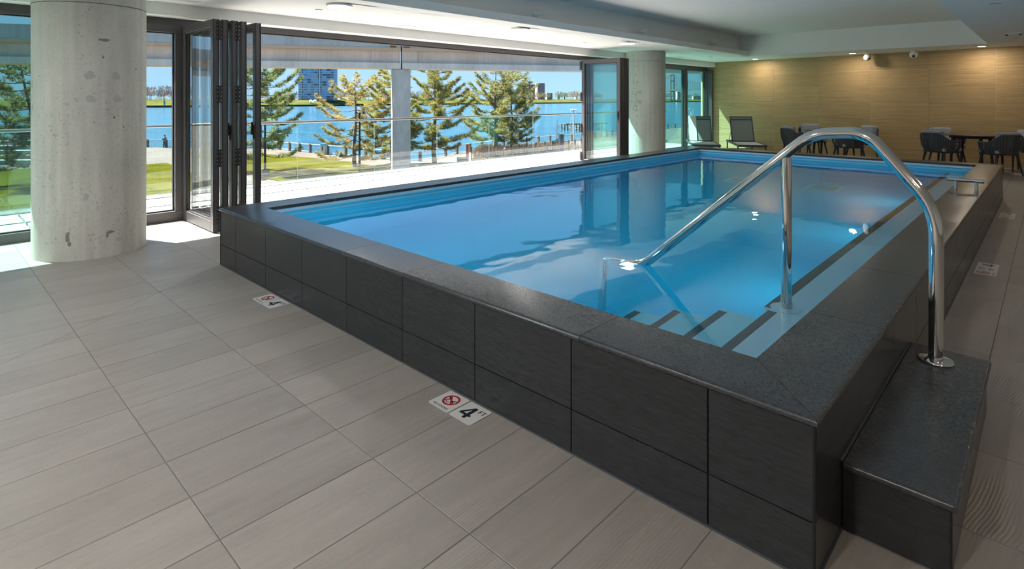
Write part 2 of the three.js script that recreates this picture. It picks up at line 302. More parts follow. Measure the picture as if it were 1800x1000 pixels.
{ // ceiling: low soffit along the windows and the right, raised recess over the pool
  const c = structure('ceiling', 'white painted ceiling with a raised recess over the pool');
  const lo = 2.685, hi = 3.22, zN = -0.6, zF = -15.45, xL = -5.9, xW = -6.15, xR = -0.98;
  part('window_soffit', bx(-8.25, xW, lo, lo + 0.12, -18.2, Z_REAR), M.white, c);
  part('cove_ledge', rb(xW - 0.05, xL, lo, lo + 0.117, zF - 0.2, zN, 0.004), M.whiteTrim, c);
  part('recess_side', bx(xW - 0.15, xW, lo + 0.05, hi + 0.05, zF - 0.2, zN + 0.2), M.white, c);
  part('recess_end', bx(xW - 0.05, xR + 0.1, lo, hi + 0.05, zF - 0.029, zF), M.white, c);
  part('recess_side', bx(xR, xR + 0.12, lo + 0.001, hi + 0.05, zF - 0.1, zN + 0.1), M.white, c);
  part('recess_end', bx(xW - 0.1, xR + 0.1, lo + 0.001, hi + 0.05, zN, zN + 0.12), M.white, c);
  part('recess_top', bx(xW - 0.15, xR + 0.12, hi, hi + 0.12, zF - 0.15, zN + 0.15), M.white, c);
  part('end_soffit', bx(xW, xR - 0.004, lo, lo + 0.12, -18.2, zF - 0.03), M.white, c);
  part('walkway_soffit', bx(xR + 0.002, X_RIGHT + 0.2, lo, lo + 0.12, -15.26, Z_REAR + 0.2), M.white, c);
  part('walkway_soffit', bx(xR + 0.002, X_RIGHT + 0.2, lo, lo + 0.12, -18.2, -15.268), M.white, c);
  part('near_soffit', bx(xW, xR, lo, lo + 0.12, zN, Z_REAR + 0.2), M.white, c);
  const roof = structure('roof', 'concrete slab above the pool room with a short outside overhang');
  part('slab', bx(-8.25, X_RIGHT + 0.5, 3.36, 3.7, -18.6, Z_REAR + 0.5), M.concreteFar, roof);
  part('overhang', bx(-8.66, -8.25, 2.70, 2.95, -19.5, Z_REAR + 1.5), M.concreteFar, roof);
  part('spandrel', bx(-8.25, -8.1, 2.54, 3.36, -18.6, Z_REAR + 0.5), M.concreteFar, roof);
}

{ // closing walls
  const w = structure('wall_back', 'wood-look panelled end wall behind the loungers and dining sets');
  const m = 0.85 / 7.25, ang = -Math.atan(m), len = 13.4 * Math.hypot(1, m), R = rng(5);
  const o = new THREE.Group(); w.add(o); w.position.set(-7.95, 0, -17.55); w.rotation.y = ang; w.remove(o);
  part('wall_core', bx(-0.3, len, -0.05, 3.36, -0.25, -0.001), M.woodJoint, w);
  const H0 = [0, 0.2, 0.61, 1.02, 1.43, 1.845, 2.255, 2.69], S = [0.16, 0.80]; for (let s = 2.07; s < len; s += 1.256) S.push(s); S.push(len);
  for (let r = 0; r < H0.length - 1; r++) for (let k = 0; k < S.length - 1; k++) {
    const g = new THREE.BoxGeometry(S[k + 1] - S[k] - 0.008, H0[r + 1] - H0[r] - 0.008, 0.006);
    const q = boxUV(g, R() * 2.5, R() * 1.6); const p = part('panel', q, M.wood[Math.floor(R() * 3)], w); p.position.set((S[k] + S[k + 1]) / 2, (H0[r] + H0[r + 1]) / 2, 0);
  }
  const r = structure('wall_right', 'plain white wall closing the room on the walkway side');
  part('wall_face', bx(X_RIGHT, X_RIGHT + 0.2, -0.1, 3.4, -18.4, Z_REAR + 0.2), M.white, r);
  const n = structure('wall_near', 'plain white wall closing the room behind the viewer');
  part('wall_face', bx(-8.2, X_RIGHT + 0.2, -0.1, 3.4, Z_REAR, Z_REAR + 0.2), M.white, n);
}

{ // window wall on the river side: white bulkhead, bronze header, fixed panes
  const t1 = structure('trim_1', 'white painted bulkhead above the window wall');
  part('bulkhead', bx(-8.12, -7.74, 2.535, 2.69, -17.53, Z_REAR), M.whiteTrim, t1);
  const t2 = structure('trim_2', 'bronze header track above the folding doors');
  part('header', rb(-8.16, -8.0, 2.455, 2.537, -17.53, Z_REAR, 0.003), M.bronze, t2);
  part('track', bx(-8.13, -8.03, 2.437, 2.457, -10.85, -2.36), M.bronzeDark, t2);
  const sill = structure('trim_3', 'bronze threshold under the window wall');
  part('threshold', rb(-8.13, -7.93, -0.03, 0.008, -10.85, -2.36, 0.003), M.bronze, sill);
  function pane(name, label, z0, z1, glass, rail = 0.085, stile = 0.09, x0 = -8.10, x1 = -7.97, low = 0.09) {
    const w = structure(name, label), top = 2.455;
    part('window_frame', [rb(x0, x1, 0, low, z0, z1, 0.004), rb(x0, x1, top - rail, top, z0, z1, 0.004), rb(x0, x1, low, top - rail, z0, z0 + stile, 0.004), rb(x0, x1, low, top - rail, z1 - stile, z1, 0.004)], M.bronze, w);
    part('glazing_bead', [bx(X_GLASS - 0.02, X_GLASS + 0.02, low, low + 0.014, z0 + stile, z1 - stile), bx(X_GLASS - 0.02, X_GLASS + 0.02, top - rail - 0.014, top - rail, z0 + stile, z1 - stile), bx(X_GLASS - 0.02, X_GLASS + 0.02, low, top - rail, z0 + stile, z0 + stile + 0.012), bx(X_GLASS - 0.02, X_GLASS + 0.02, low, top - rail, z1 - stile - 0.012, z1 - stile)], M.bronzeDark, w);
    part('pane', bx(X_GLASS - 0.006, X_GLASS + 0.006, low + 0.005, top - rail - 0.005, z0 + stile - 0.005, z1 - stile + 0.005), glass, w);
    return w;
  }
  pane('window_1', 'fixed window left of the near concrete column', -1.12, 1.5, M.glassLeft, 0.03, 0.06, -8.10, -7.97, 0.10);
  pane('window_2', 'fixed window at the left edge beyond the frame', 1.5, 4.2, M.glassLeft, 0.03, 0.06, -8.10, -7.97, 0.10);
  pane('window_7', 'last fixed window of the wall behind the viewer', 4.2, Z_REAR, M.glassLeft, 0.03, 0.06, -8.10, -7.97, 0.10);
  pane('window_3', 'narrow fixed panel between the near column and the folded doors', -2.375, -1.12, M.glass, 0.10, 0.11, -8.08, -7.96, 0.12);
  pane('window_4', 'fixed panel behind the far concrete column', -13.2, -11.1, M.glassTint, 0.05, 0.06);
  pane('window_5', 'green tinted fixed pane right of the far column showing the bridge', -15.98, -13.2, M.glassTint, 0.05, 0.03);
  const w6 = pane('window_6', 'green tinted fixed pane beside the panelled end wall', -17.42, -16.06, M.glassTint, 0.05, 0.03);
  const mull = structure('trim_4', 'bronze mullions between the tinted panes');
  part('mullion', rb(-8.12, -7.95, 0, 2.455, -16.065, -15.975, 0.004), M.bronze, mull);
  part('mullion', rb(-8.12, -7.80, 0, 2.455, -17.56, -17.42, 0.004), M.bronze, mull);
}

// ------------------------------------------------------------------ folding doors: leaves stand folded at both ends of the opening
function makeDoor(name, label, z, n, handleSide, hinges, glass) {
  const d = structure(name, label), x0 = -7.93, x1 = -6.89, h0 = 0.012, h1 = 2.435, t = 0.066, s = 0.075;
  d.position.set(0, 0, z);
  const F = (a, b, c, e) => rb(a, b, c, e, -t / 2, t / 2, 0.006);
  part('stile', F(x0, x0 + s, h0, h1), M.bronze, d); part('stile', F(x1 - s, x1, h0, h1), M.bronze, d);
  part('rail', F(x0 + s, x1 - s, h0, h0 + 0.12), M.bronze, d); part('rail', F(x0 + s, x1 - s, h1 - 0.09, h1), M.bronze, d);
  part('gasket', [[-t / 2 - 0.0015], [t / 2 - 0.0105]].map(([q]) => bx(x1 - 0.002, x1 + 0.006, h0, h1, q + 0.001, q + 0.011)), M.bronzeDark, d);
  part('pane', bx(x0 + s - 0.006, x1 - s + 0.006, h0 + 0.114, h1 - 0.084, -0.011, 0.011), glass, d);
  part('glazing_bead', [-0.02, 0.02].flatMap(q => [bx(x0 + s, x1 - s, h0 + 0.12, h0 + 0.134, q - 0.007, q + 0.007), bx(x0 + s, x1 - s, h1 - 0.104, h1 - 0.09, q - 0.007, q + 0.007), bx(x0 + s, x0 + s + 0.012, h0 + 0.12, h1 - 0.09, q - 0.007, q + 0.007), bx(x1 - s - 0.012, x1 - s, h0 + 0.12, h1 - 0.09, q - 0.007, q + 0.007)]), M.bronzeDark, d);
  for (const y of hinges) {
    const zq = n * t / 2;
    const hg = part('hinge', [bar(V(x1 + 0.011, y, zq), V(x1 + 0.011, y + 0.2, zq), 0.008), rb(x1 + 0.002, x1 + 0.007, y, y + 0.2, zq - 0.028, zq + 0.028, 0.001)], M.bronzeDark, d);
    part('screw', [0, 1, 2, 3].flatMap(k => [-0.02, 0.02].map(q => { const g = new THREE.SphereGeometry(0.005, 6, 4); g.scale(0.6, 1, 1); g.translate(x1 + 0.008, y + 0.03 + k * 0.047, zq + q); return g; })), M.brushed, hg);
  }
  if (handleSide) part('handle', [rb(x1 - 0.05, x1 - 0.03, 1.05, 1.22, handleSide * t / 2, handleSide * (t / 2 + 0.012), 0.003), rb(x1 - 0.046, x1 - 0.034, 1.10, 1.25, handleSide * (t / 2 + 0.012), handleSide * (t / 2 + 0.032), 0.003)], M.dark, d);
  return d;
}
const HY = [0.1, 0.75, 1.48, 2.2];
const leftZ = [-2.374, -2.472, -2.577, -2.678, -2.846];
const leftWords = ['folded door leaf nearest the near column, first of the left stack', 'second folded door leaf of the left stack', 'third folded door leaf of the left stack', 'fourth folded door leaf of the left stack', 'last folded door leaf of the left stack beside the opening'];
leftZ.forEach((z, i) => { const d = makeDoor(`door_${i + 1}`, leftWords[i], z, i % 2 ? -1 : -1, i === 4 || i === 2 ? 1 : 0, i === 0 || i === 2 ? HY : [], M.glass); if (i === 0) d.rotation.y = 0; });
const rightWords = ['folded door leaf facing the opening, first of the right stack', 'second folded door leaf of the right stack', 'third folded door leaf of the right stack', 'last folded door leaf of the right stack beside the far column'];
[-10.74, -10.835, -10.93, -11.03].forEach((z, i) => makeDoor(`door_${i + 6}`, rightWords[i], z, -1, i === 0 ? 1 : 0, i === 0 || i === 2 ? HY : [], M.glass));
{ // butt hinges on the jambs, where the first leaf of each stack hangs
  const t = structure('trim_5', 'steel hinges holding the first leaf of each door stack to its jamb');
  for (const [z, k] of [[-2.392, 1], [-10.70, 1]]) for (const y of HY) {
    part('hinge', [bar(V(-7.925, y, z), V(-7.925, y + 0.2, z), 0.011), rb(-7.965, -7.93, y, y + 0.2, z - 0.004, z + 0.02, 0.002)], M.bronzeDark, t);
    part('screw', [0, 1, 2, 3].map(i => { const g = new THREE.SphereGeometry(0.006, 6, 4); g.translate(-7.93, y + 0.03 + i * 0.047, z + 0.018); return g; }), M.brushed, t);
  }
}

// ------------------------------------------------------------------ concrete columns
function makeColumn(label, x, z, face) {
  const c = thing('concrete_column', label, 'column', [x, 0, z]), r = 0.472;
  const shaft = (y0, y1, rr) => { const g = new THREE.CylinderGeometry(rr, rr, y1 - y0, 96, 1, true); g.translate(0, (y0 + y1) / 2, 0); const uv = g.attributes.uv; for (let i = 0; i < uv.count; i++) uv.setXY(i, uv.getX(i) * 2.965 , mix(y0, y1, uv.getY(i))); return g; };
  part('shaft', shaft(0, 2.437, r), M.concrete, c);
  part('form_joint', shaft(2.437, 2.443, r - 0.006), M.grout, c);
  part('shaft_head', shaft(2.443, 2.69, r + 0.001), M.concrete, c);
  part('form_seam', shaft(0.948, 0.951, r + 0.0005), M.concreteSeam, c);
  return c;
}
const colA = makeColumn('thick round concrete column at left standing before the windows', -7.086, -1.252);
const colB = makeColumn('round concrete column beside the far folded doors', -7.26, -12.44);
{ // marks cast into and patched onto the near column, each at its bearing towards the viewer
  const R = rng(77), dark = mat({ color: [0.44, 0.43, 0.40], roughness: 0.9 }), rust = mat({ color: [0.25, 0.215, 0.17], roughness: 0.95 });
  function patch(c, ang, y, w, h, m, seed, out = 0.0025) {            // irregular shallow chip following the round face
    const q = rng(seed), n = 14, P = [], c0 = 0.472, pts = [];
    for (let k = 0; k < n; k++) { const a = k / n * Math.PI * 2, s = 0.65 + 0.5 * q(); pts.push([Math.cos(a) * w * s, Math.sin(a) * h * s]); }
    const on = (dx, dy, r) => [Math.sin(ang + dx / c0) * r, y + dy, Math.cos(ang + dx / c0) * r];
    for (let k = 0; k < n; k++) { const a = pts[k], b = pts[(k + 1) % n]; P.push(...on(0, 0, c0 + out), ...on(a[0], a[1], c0 + 0.0006), ...on(b[0], b[1], c0 + 0.0006)); }
    const g = new THREE.BufferGeometry(); g.setAttribute('position', new THREE.Float32BufferAttribute(P, 3)); g.computeVertexNormals(); part('patch', g, m, c);
  }
  const towards = (c) => Math.atan2(-c.position.x, -c.position.z);
  const A = towards(colA), k = 1 / 0.47, px = 5.41 / 1000;             // metres per photograph pixel on the near face
  const on = (u, v, w, h, m, s) => { const off = Math.asin(clamp((u - 157) / 103, -0.98, 0.98)); patch(colA, A + off, EYE - (v - 174) * px, w * px / 2, h * px / 2, m, s); };
  on(155, 133, 18, 15, dark, 1); on(199, 133, 15, 17, dark, 2); on(156, 174, 19, 15, dark, 3); on(201, 173, 15, 15, dark, 4);
  on(179, 69, 20, 6, rust, 5); on(177, 100, 4, 6, rust, 6); on(118, 414, 8, 20, rust, 7); on(121, 426, 7, 10, rust, 8); on(190, 412, 14, 6, rust, 9); on(184, 417, 5, 10, rust, 10);
  on(196, 207, 4, 6, rust, 11); on(58, 148, 10, 14, dark, 12); on(59, 187, 10, 14, dark, 13); on(148, 345, 10, 16, dark, 14); on(205, 428, 12, 10, dark, 15); on(236, 118, 4, 5, rust, 16); on(213, 225, 3, 5, rust, 17);
  for (let i = 0; i < 34; i++) { const s = 0.8 + R() * 1.7; on(60 + R() * 195, 10 + R() * 430, s, s * (0.7 + R()), rust, 100 + i); }
  const B = towards(colB);
  for (const [u, v, w] of [[1112, 162, 6], [1125, 162, 7], [1125, 179, 8], [1162, 157, 6], [1161, 173, 5], [1111, 178, 5]]) patch(colB, B + Math.asin(clamp((u - 1135) / 34.5, -0.95, 0.95)), EYE - (v - 174) * 0.0136, w * 0.0068, w * 0.0068, dark, u);
  for (let i = 0; i < 26; i++) patch(colB, B - 0.55 + (R() - 0.5) * 0.3, 0.5 + R() * 2, 0.012, 0.018, rust, 300 + i);
}
// ------------------------------------------------------------------ raised pool
const pool = thing('swimming_pool', 'raised rectangular pool clad in charcoal tiles with black granite coping', 'pool');
{
  const R = rng(23), T0 = 0.011, yJ = 0.19, yT = 0.496, G = 0.0024;
  const c = T0 + 0.001;
  part('wall_core', [bx(P.x0 + c, P.x1 - c, 0.0, yT, P.z1 - 0.2, P.z1 - c), bx(P.x0 + c, P.x1 - c, 0.0, yT, P.z0 + c, P.z0 + 0.2), bx(P.x0 + c, P.x0 + 0.25, 0.0, yT, P.z0 + 0.2, P.z1 - 0.2), bx(P.x1 - 0.22, P.x1 - c, 0.0, yT, P.z0 + 0.2, P.z1 - 0.2)], M.poolGrout, pool);
  function clad(a, b, place) {                                       // a..b along the face, two courses
    for (const [y0, y1] of [[0.006, yJ], [yJ, yT]]) {
      const g = slabPoly(rectPoly(G, b - a - G, y0 + G, y1 - G), 0, T0, 0.001, R() * 0.6, Math.round(R() * 40) * 0.6 / 110);
      const t = part('tile', place(g, a), M.poolTile[Math.floor(R() * 3)], pool); void t;
    }
  }
  const XJ = [P.x0, -5.193, -4.578, -3.96, -3.342, -2.726, -2.11, -1.5, -0.889, P.x1];
  for (let i = 0; i < XJ.length - 1; i++) clad(XJ[i], XJ[i + 1], (g, a) => { g.rotateX(Math.PI / 2); g.scale(1, -1, 1); flip(g); g.translate(a, 0, P.z1 - T0); return g; });
  const ZJ = [P.z1]; for (let z = P.z1 - 0.617; z > P.z0 + 0.1; z -= 0.6137) ZJ.push(z); ZJ.push(P.z0);
  for (let i = 0; i < ZJ.length - 1; i++) clad(-ZJ[i], -ZJ[i + 1], (g, a) => { g.rotateX(Math.PI / 2); g.scale(1, -1, 1); flip(g); g.rotateY(Math.PI / 2); g.translate(P.x1 - T0, 0, -a); return g; });
  part('back_cladding', [bx(P.x0, P.x0 + T0, 0.006, yT, P.z0, P.z1 - T0), bx(P.x0, P.x1, 0.006, yT, P.z0, P.z0 + T0)], M.poolTile[0], pool);
  part('corner_trim', rb(P.x1 - 0.006, P.x1 + 0.0025, 0.004, yT, P.z1 - 0.006, P.z1 + 0.0025, 0.002), M.poolGrout, pool);
  part('corner_trim', rb(P.x0 - 0.0025, P.x0 + 0.006, 0.004, yT, P.z1 - 0.006, P.z1 + 0.0025, 0.002), M.poolGrout, pool);
  part('base_sealant', [bx(P.x0 - 0.004, P.x1 + 0.004, 0, 0.007, P.z1 - 0.01, P.z1 + 0.004), bx(P.x1 - 0.01, P.x1 + 0.004, 0, 0.007, P.z0, P.z1)], M.cut, pool);
}
function flip(g) { const p = g.attributes.position, u = g.attributes.uv, n = g.attributes.normal; for (let i = 0; i < p.count; i += 3) for (const a of [p, u, n]) { const s = a.itemSize; for (let k = 0; k < s; k++) { const t = a.array[(i + 1) * s + k]; a.array[(i + 1) * s + k] = a.array[(i + 2) * s + k]; a.array[(i + 2) * s + k] = t; } } return g; }
{ // coping stones: bullnosed outer edge, mitred at the corners
  const OV = 0.014, y1 = P.top, y0 = 0.495, r = (y1 - y0) / 2, R = rng(41);
  function stone(map, w, a0, a1, b0, b1) {                            // a: outer and inner coordinate at the start, b: at the end
    const prof = []; for (let k = 0; k <= 10; k++) { const t = Math.PI / 2 + k / 10 * Math.PI; prof.push([r + Math.cos(t) * r, (y0 + y1) / 2 + Math.sin(t) * r]); }
    prof.push([w, y0], [w, y1 - 0.003], [w - 0.003, y1]);
    const s0 = t => mix(a0, a1, t / w), s1 = t => mix(b0, b1, t / w), pos = [], uv = [], ou = R() * 3, ov = R() * 3;
    const put = (t, y, s, cu) => { const q = map(s, t); pos.push(q[0], y, q[1]); uv.push(q[0] + ou, q[1] + ov + (cu || 0)); };
    let acc = 0;
    for (let k = 0; k < prof.length; k++) {
      const p = prof[k], q = prof[(k + 1) % prof.length], l = Math.hypot(q[0] - p[0], q[1] - p[1]), e = k < 10 ? acc : 0, f = k < 10 ? acc + l : 0; acc += l;
      put(p[0], p[1], s0(p[0]), e); put(q[0], q[1], s0(q[0]), f); put(q[0], q[1], s1(q[0]), f); put(p[0], p[1], s0(p[0]), e); put(q[0], q[1], s1(q[0]), f); put(p[0], p[1], s1(p[0]), e);
    }
    for (let k = 1; k < prof.length - 1; k++) { for (const [i, s] of [[0, s0], [k + 1, s0], [k, s0]]) put(prof[i][0], prof[i][1], s(prof[i][0])); for (const [i, s] of [[0, s1], [k, s1], [k + 1, s1]]) put(prof[i][0], prof[i][1], s(prof[i][0])); }
    let g = new THREE.BufferGeometry(); g.setAttribute('position', new THREE.Float32BufferAttribute(pos, 3)); g.setAttribute('uv', new THREE.Float32BufferAttribute(uv, 2));
    const probe = map((a0 + b0) / 2, 0), inn = map((a0 + b0) / 2, w), along = map((a0 + b0) / 2 + 0.1, 0);   // make faces point outwards whatever the side
    const hand = (along[0] - probe[0]) * (inn[1] - probe[1]) - (along[1] - probe[1]) * (inn[0] - probe[0]);
    g.computeVertexNormals(); if (hand > 0) { flip(g); g.computeVertexNormals(); }
    return part('coping_stone', toCreasedNormals(g, 0.7), M.coping[Math.floor(R() * 3)], pool);
  }
  const xo0 = P.x0 - OV, xo1 = P.x1 + OV, zo0 = P.z0 - OV, zo1 = P.z1 + OV, J = 0.0018;
  const run = (map, w, o0, i0, o1, i1, joints) => { let a = [o0 + J, i0 + J]; for (const j of joints) { stone(map, w, a[0], a[1], j - J, j - J); a = [j + J, j + J]; } stone(map, w, a[0], a[1], o1 - J, i1 - J); };
  run((s, t) => [s, zo1 - t], zo1 - P.iz1, xo0, P.ix0, xo1, P.ix1, [-4.62, -3.385, -2.70, -1.447]);
  run((s, t) => [s, zo0 + t], P.iz0 - zo0, xo0, P.ix0, xo1, P.ix1, [-4.2, -2.95, -1.7]);
  run((s, t) => [xo1 - t, -s], xo1 - P.ix1, -zo1, -P.iz1, -zo0, -P.iz0, [2.91, 3.885, 4.85, 5.815, 6.78, 7.75, 8.72, 9.69]);
  run((s, t) => [xo0 + t, -s], P.ix0 - xo0, -zo1, -P.iz1, -zo0, -P.iz0, [2.87, 4.22, 5.57, 6.91, 8.26, 9.6]);
  part('bed_joint', [bx(P.x0 + 0.02, P.x1 - 0.02, 0.4955, 0.515, P.iz1 + 0.004, P.z1 - 0.02), bx(P.x1 - 0.02, P.ix1 + 0.004, 0.4955, 0.515, P.z0 + 0.02, P.iz1 + 0.004), bx(P.x0 + 0.02, P.ix0 - 0.004, 0.4955, 0.515, P.z0 + 0.02, P.iz1), bx(P.x0 + 0.02, P.x1 - 0.02, 0.4955, 0.515, P.z0 + 0.02, P.iz0 - 0.004)], M.poolGrout, pool);
}
{ // inside: pale blue lining, ribbed band at the waterline, seat along the right side, steps in the near corner
  const a = P.ix0 - 0.02, b = P.ix1 + 0.02, c = P.iz0 - 0.02, d = P.iz1 + 0.02, F = -0.8, t = 0.06;
  part('lining', [bx(a - t, b + t, F - 0.06, F, c - t, d + t), bx(a - t, a, F, 0.4945, c - t, d + t), bx(b, b + t, F, 0.4945, c - t, d + t), bx(a, b, F, 0.4945, c - t, c), bx(a, b, F, 0.4945, d, d + t)], M.liner, pool);
  const rib = (y, h, o) => [rb(a, a + o, y, y + h, c, d, 0.004), rb(b - o, b, y, y + h, c, d, 0.004), rb(a, b, y, y + h, c, c + o, 0.004), rb(a, b, y, y + h, d - o, d, 0.004)];
  part('lining_bead', rib(0.462, 0.032, 0.014), M.linerPale, pool);
  part('lining_bead', rib(0.420, 0.014, 0.006), M.linerBand, pool);
  part('seat', rb(-1.2, b, F, 0.2, c, -3.36, 0.012), M.linerPale, pool);
  part('stripe', rb(-1.201, -1.135, 0.16, 0.2025, c, -3.37, 0.004), M.stripe, pool);
  [[-1.163, b, 0.2], [-1.447, -1.163, 0.0], [-1.743, -1.447, -0.2], [-2.026, -1.743, -0.4]].forEach(([x0, x1, y]) => {
    const z0 = -3.36, s = part('step', rb(x0, x1, F, y, z0, d, 0.01), M.linerPale, pool);
    part('stripe', rb(x0 - 0.001, x0 + 0.05, y - 0.04, y + 0.0025, z0 + 0.03, d, 0.004), M.stripe, s);
  });
  for (const [x, z] of [[-2.433, -9.25], [-3.60, -9.14]]) {
    const g = part('drain_grate', rb(x - 0.23, x + 0.23, F, F + 0.012, z - 0.23, z + 0.23, 0.004), M.linerPale, pool);
    part('slot', Array.from({ length: 9 }, (_, k) => bx(x - 0.17, x + 0.17, F + 0.011, F + 0.0135, z - 0.17 + k * 0.042, z - 0.15 + k * 0.042)), M.drain, g);
  }
  const under = (x, z, turn, label) => {                              // underwater lamps on the sides that face away from the viewer
    const l = thing('pool_light', label, 'pool light', [x, -0.3, z], turn, 'round underwater lamps in the pool sides');
    part('bezel', new THREE.TorusGeometry(0.095, 0.012, 10, 32), M.brushed, l);
    part('lens', new THREE.CylinderGeometry(0.09, 0.09, 0.012, 32).rotateX(Math.PI / 2).translate(0, 0, 0.002), M.lamp, l);
    const r = new THREE.RectAreaLight(new THREE.Color(0.92, 0.98, 1), POOL_L, 0.15, 0.15); r.position.set(0, 0, 0.016); r.rotation.y = Math.PI; l.add(r);
  };
  [-2.7, -3.6, -4.5].forEach((x, i) => under(x, d - 0.006, Math.PI, ['right underwater lamp on the near pool side', 'middle underwater lamp on the near pool side', 'left underwater lamp on the near pool side'][i]));
  [-4.6, -6.6, -8.6].forEach((z, i) => under(-1.207, z, -Math.PI / 2, ['nearest underwater lamp below the long pool seat', 'middle underwater lamp below the long pool seat', 'farthest underwater lamp below the long pool seat'][i]));
  const w = part('pool_water', (() => { const g = new THREE.BoxGeometry(b - a + 0.04, P.water - F + 0.02, d - c + 0.04); g.translate((a + b) / 2, (P.water + F - 0.02) / 2, (c + d) / 2); return boxUV(g); })(), M.water, scene);
  tag(w, 'clear blue still water filling the raised pool', 'water');
}

// ------------------------------------------------------------------ step, rails
{
  const s = thing('entry_step', 'charcoal tiled entry step with a black granite tread against the pool side', 'step', [0, 0, 0]);
  const x0 = P.x1 + 0.001, x1 = -0.23, z0 = -3.60, z1 = -2.265, yt = 0.22, R = rng(3);
  part('core', bx(x0, x1 - 0.012, 0, yt, z0 + 0.012, z1 - 0.012), M.poolGrout, s);
  const f = (x, X, z, Z) => rb(x, X, 0.006, yt - 0.001, z, Z, 0.001, 1);
  part('tile', f(x0 + 0.002, x1, z1 - 0.0115, z1), M.poolTile[1], s);
  part('tile', f(x0 + 0.002, x1, z0, z0 + 0.0115), M.poolTile[1], s);
  for (const [a, b] of [[z1 - 0.0125, -2.87], [-2.873, -3.48], [-3.483, z0 + 0.0125]]) part('tile', f(x1 - 0.0115, x1, b, a), M.poolTile[Math.floor(R() * 3)], s);
  part('corner_trim', rb(x1 - 0.005, x1 + 0.002, 0.004, yt, z1 - 0.005, z1 + 0.002, 0.002), M.poolGrout, s);
  part('tread', boxUV(new RoundedBoxGeometry(x1 + 0.018 - x0, 0.031, z1 - z0 + 0.034, 5, 0.0145).translate((x0 + x1 + 0.018) / 2, yt + 0.0155, (z0 + z1) / 2)), M.coping[1], s);
  part('sealant', bx(x0 - 0.001, x0 + 0.004, yt + 0.028, yt + 0.0335, z0 - 0.01, z1 + 0.01), M.cut, s);
}
{
  const z = -3.43, h = thing('handrail', 'polished steel handrail arching from the entry step over the coping into the water', 'handrail');
  const p = (x, y) => V(x, y, z);
  part('rail', bentTube([p(-0.41, 0.252), p(-0.408, 0.985), p(-0.70, 1.352), p(-0.965, 1.334), p(-2.03, 0.385), p(-2.34, 0.355), p(-2.365, -0.80)], [0, 0.13, 0.095, 0.095, 0.1, 0.1], 0.0305, 24), M.steel, h);
  part('post', bent(-1.098), M.steel, h);
  function bent(x) { return [bar(V(x, 0.2, z), V(x, 1.19, z), 0.0285, 0.0285, 24)]; }
  const plate = (x, y, r, m) => { const g = new THREE.LatheGeometry([[0.031, 0], [r, 0], [r, 0.006], [r - 0.006, 0.012], [0.034, 0.016], [0.031, 0.016]].map(q => new THREE.Vector2(...q)), 48); g.translate(x, y, z); return part('flange', g, m, h); };
  plate(-0.41, 0.2515, 0.074, M.steel);
  plate(-1.098, 0.201, 0.085, M.linerPale);
  part('collar', cyl(0.035, 0.033, 0.09, -1.098, 0.205, z, 32), M.brushed, h);
  for (const [a, b] of [[-0.06, 0], [0.06, 0], [0, 0.06], [0, -0.06]]) { const g = new THREE.SphereGeometry(0.007, 8, 6); g.scale(1, 0.5, 1); g.translate(-1.098 + a, 0.208, z + b); part('screw', g, M.dark, h); }
  const b = thing('grab_bar', 'short steel grab bar on two posts across the right coping', 'grab bar'), zb = -7.98;
  part('bar', bar(V(-0.85, 0.63, zb), V(-0.53, 0.63, zb), 0.020, 0.020, 20), M.brushed, b);
  for (const x of [-0.775, -0.595]) part('post', bar(V(x, 0.524, zb), V(x, 0.622, zb), 0.0175, 0.0175, 20), M.brushed, b);
}

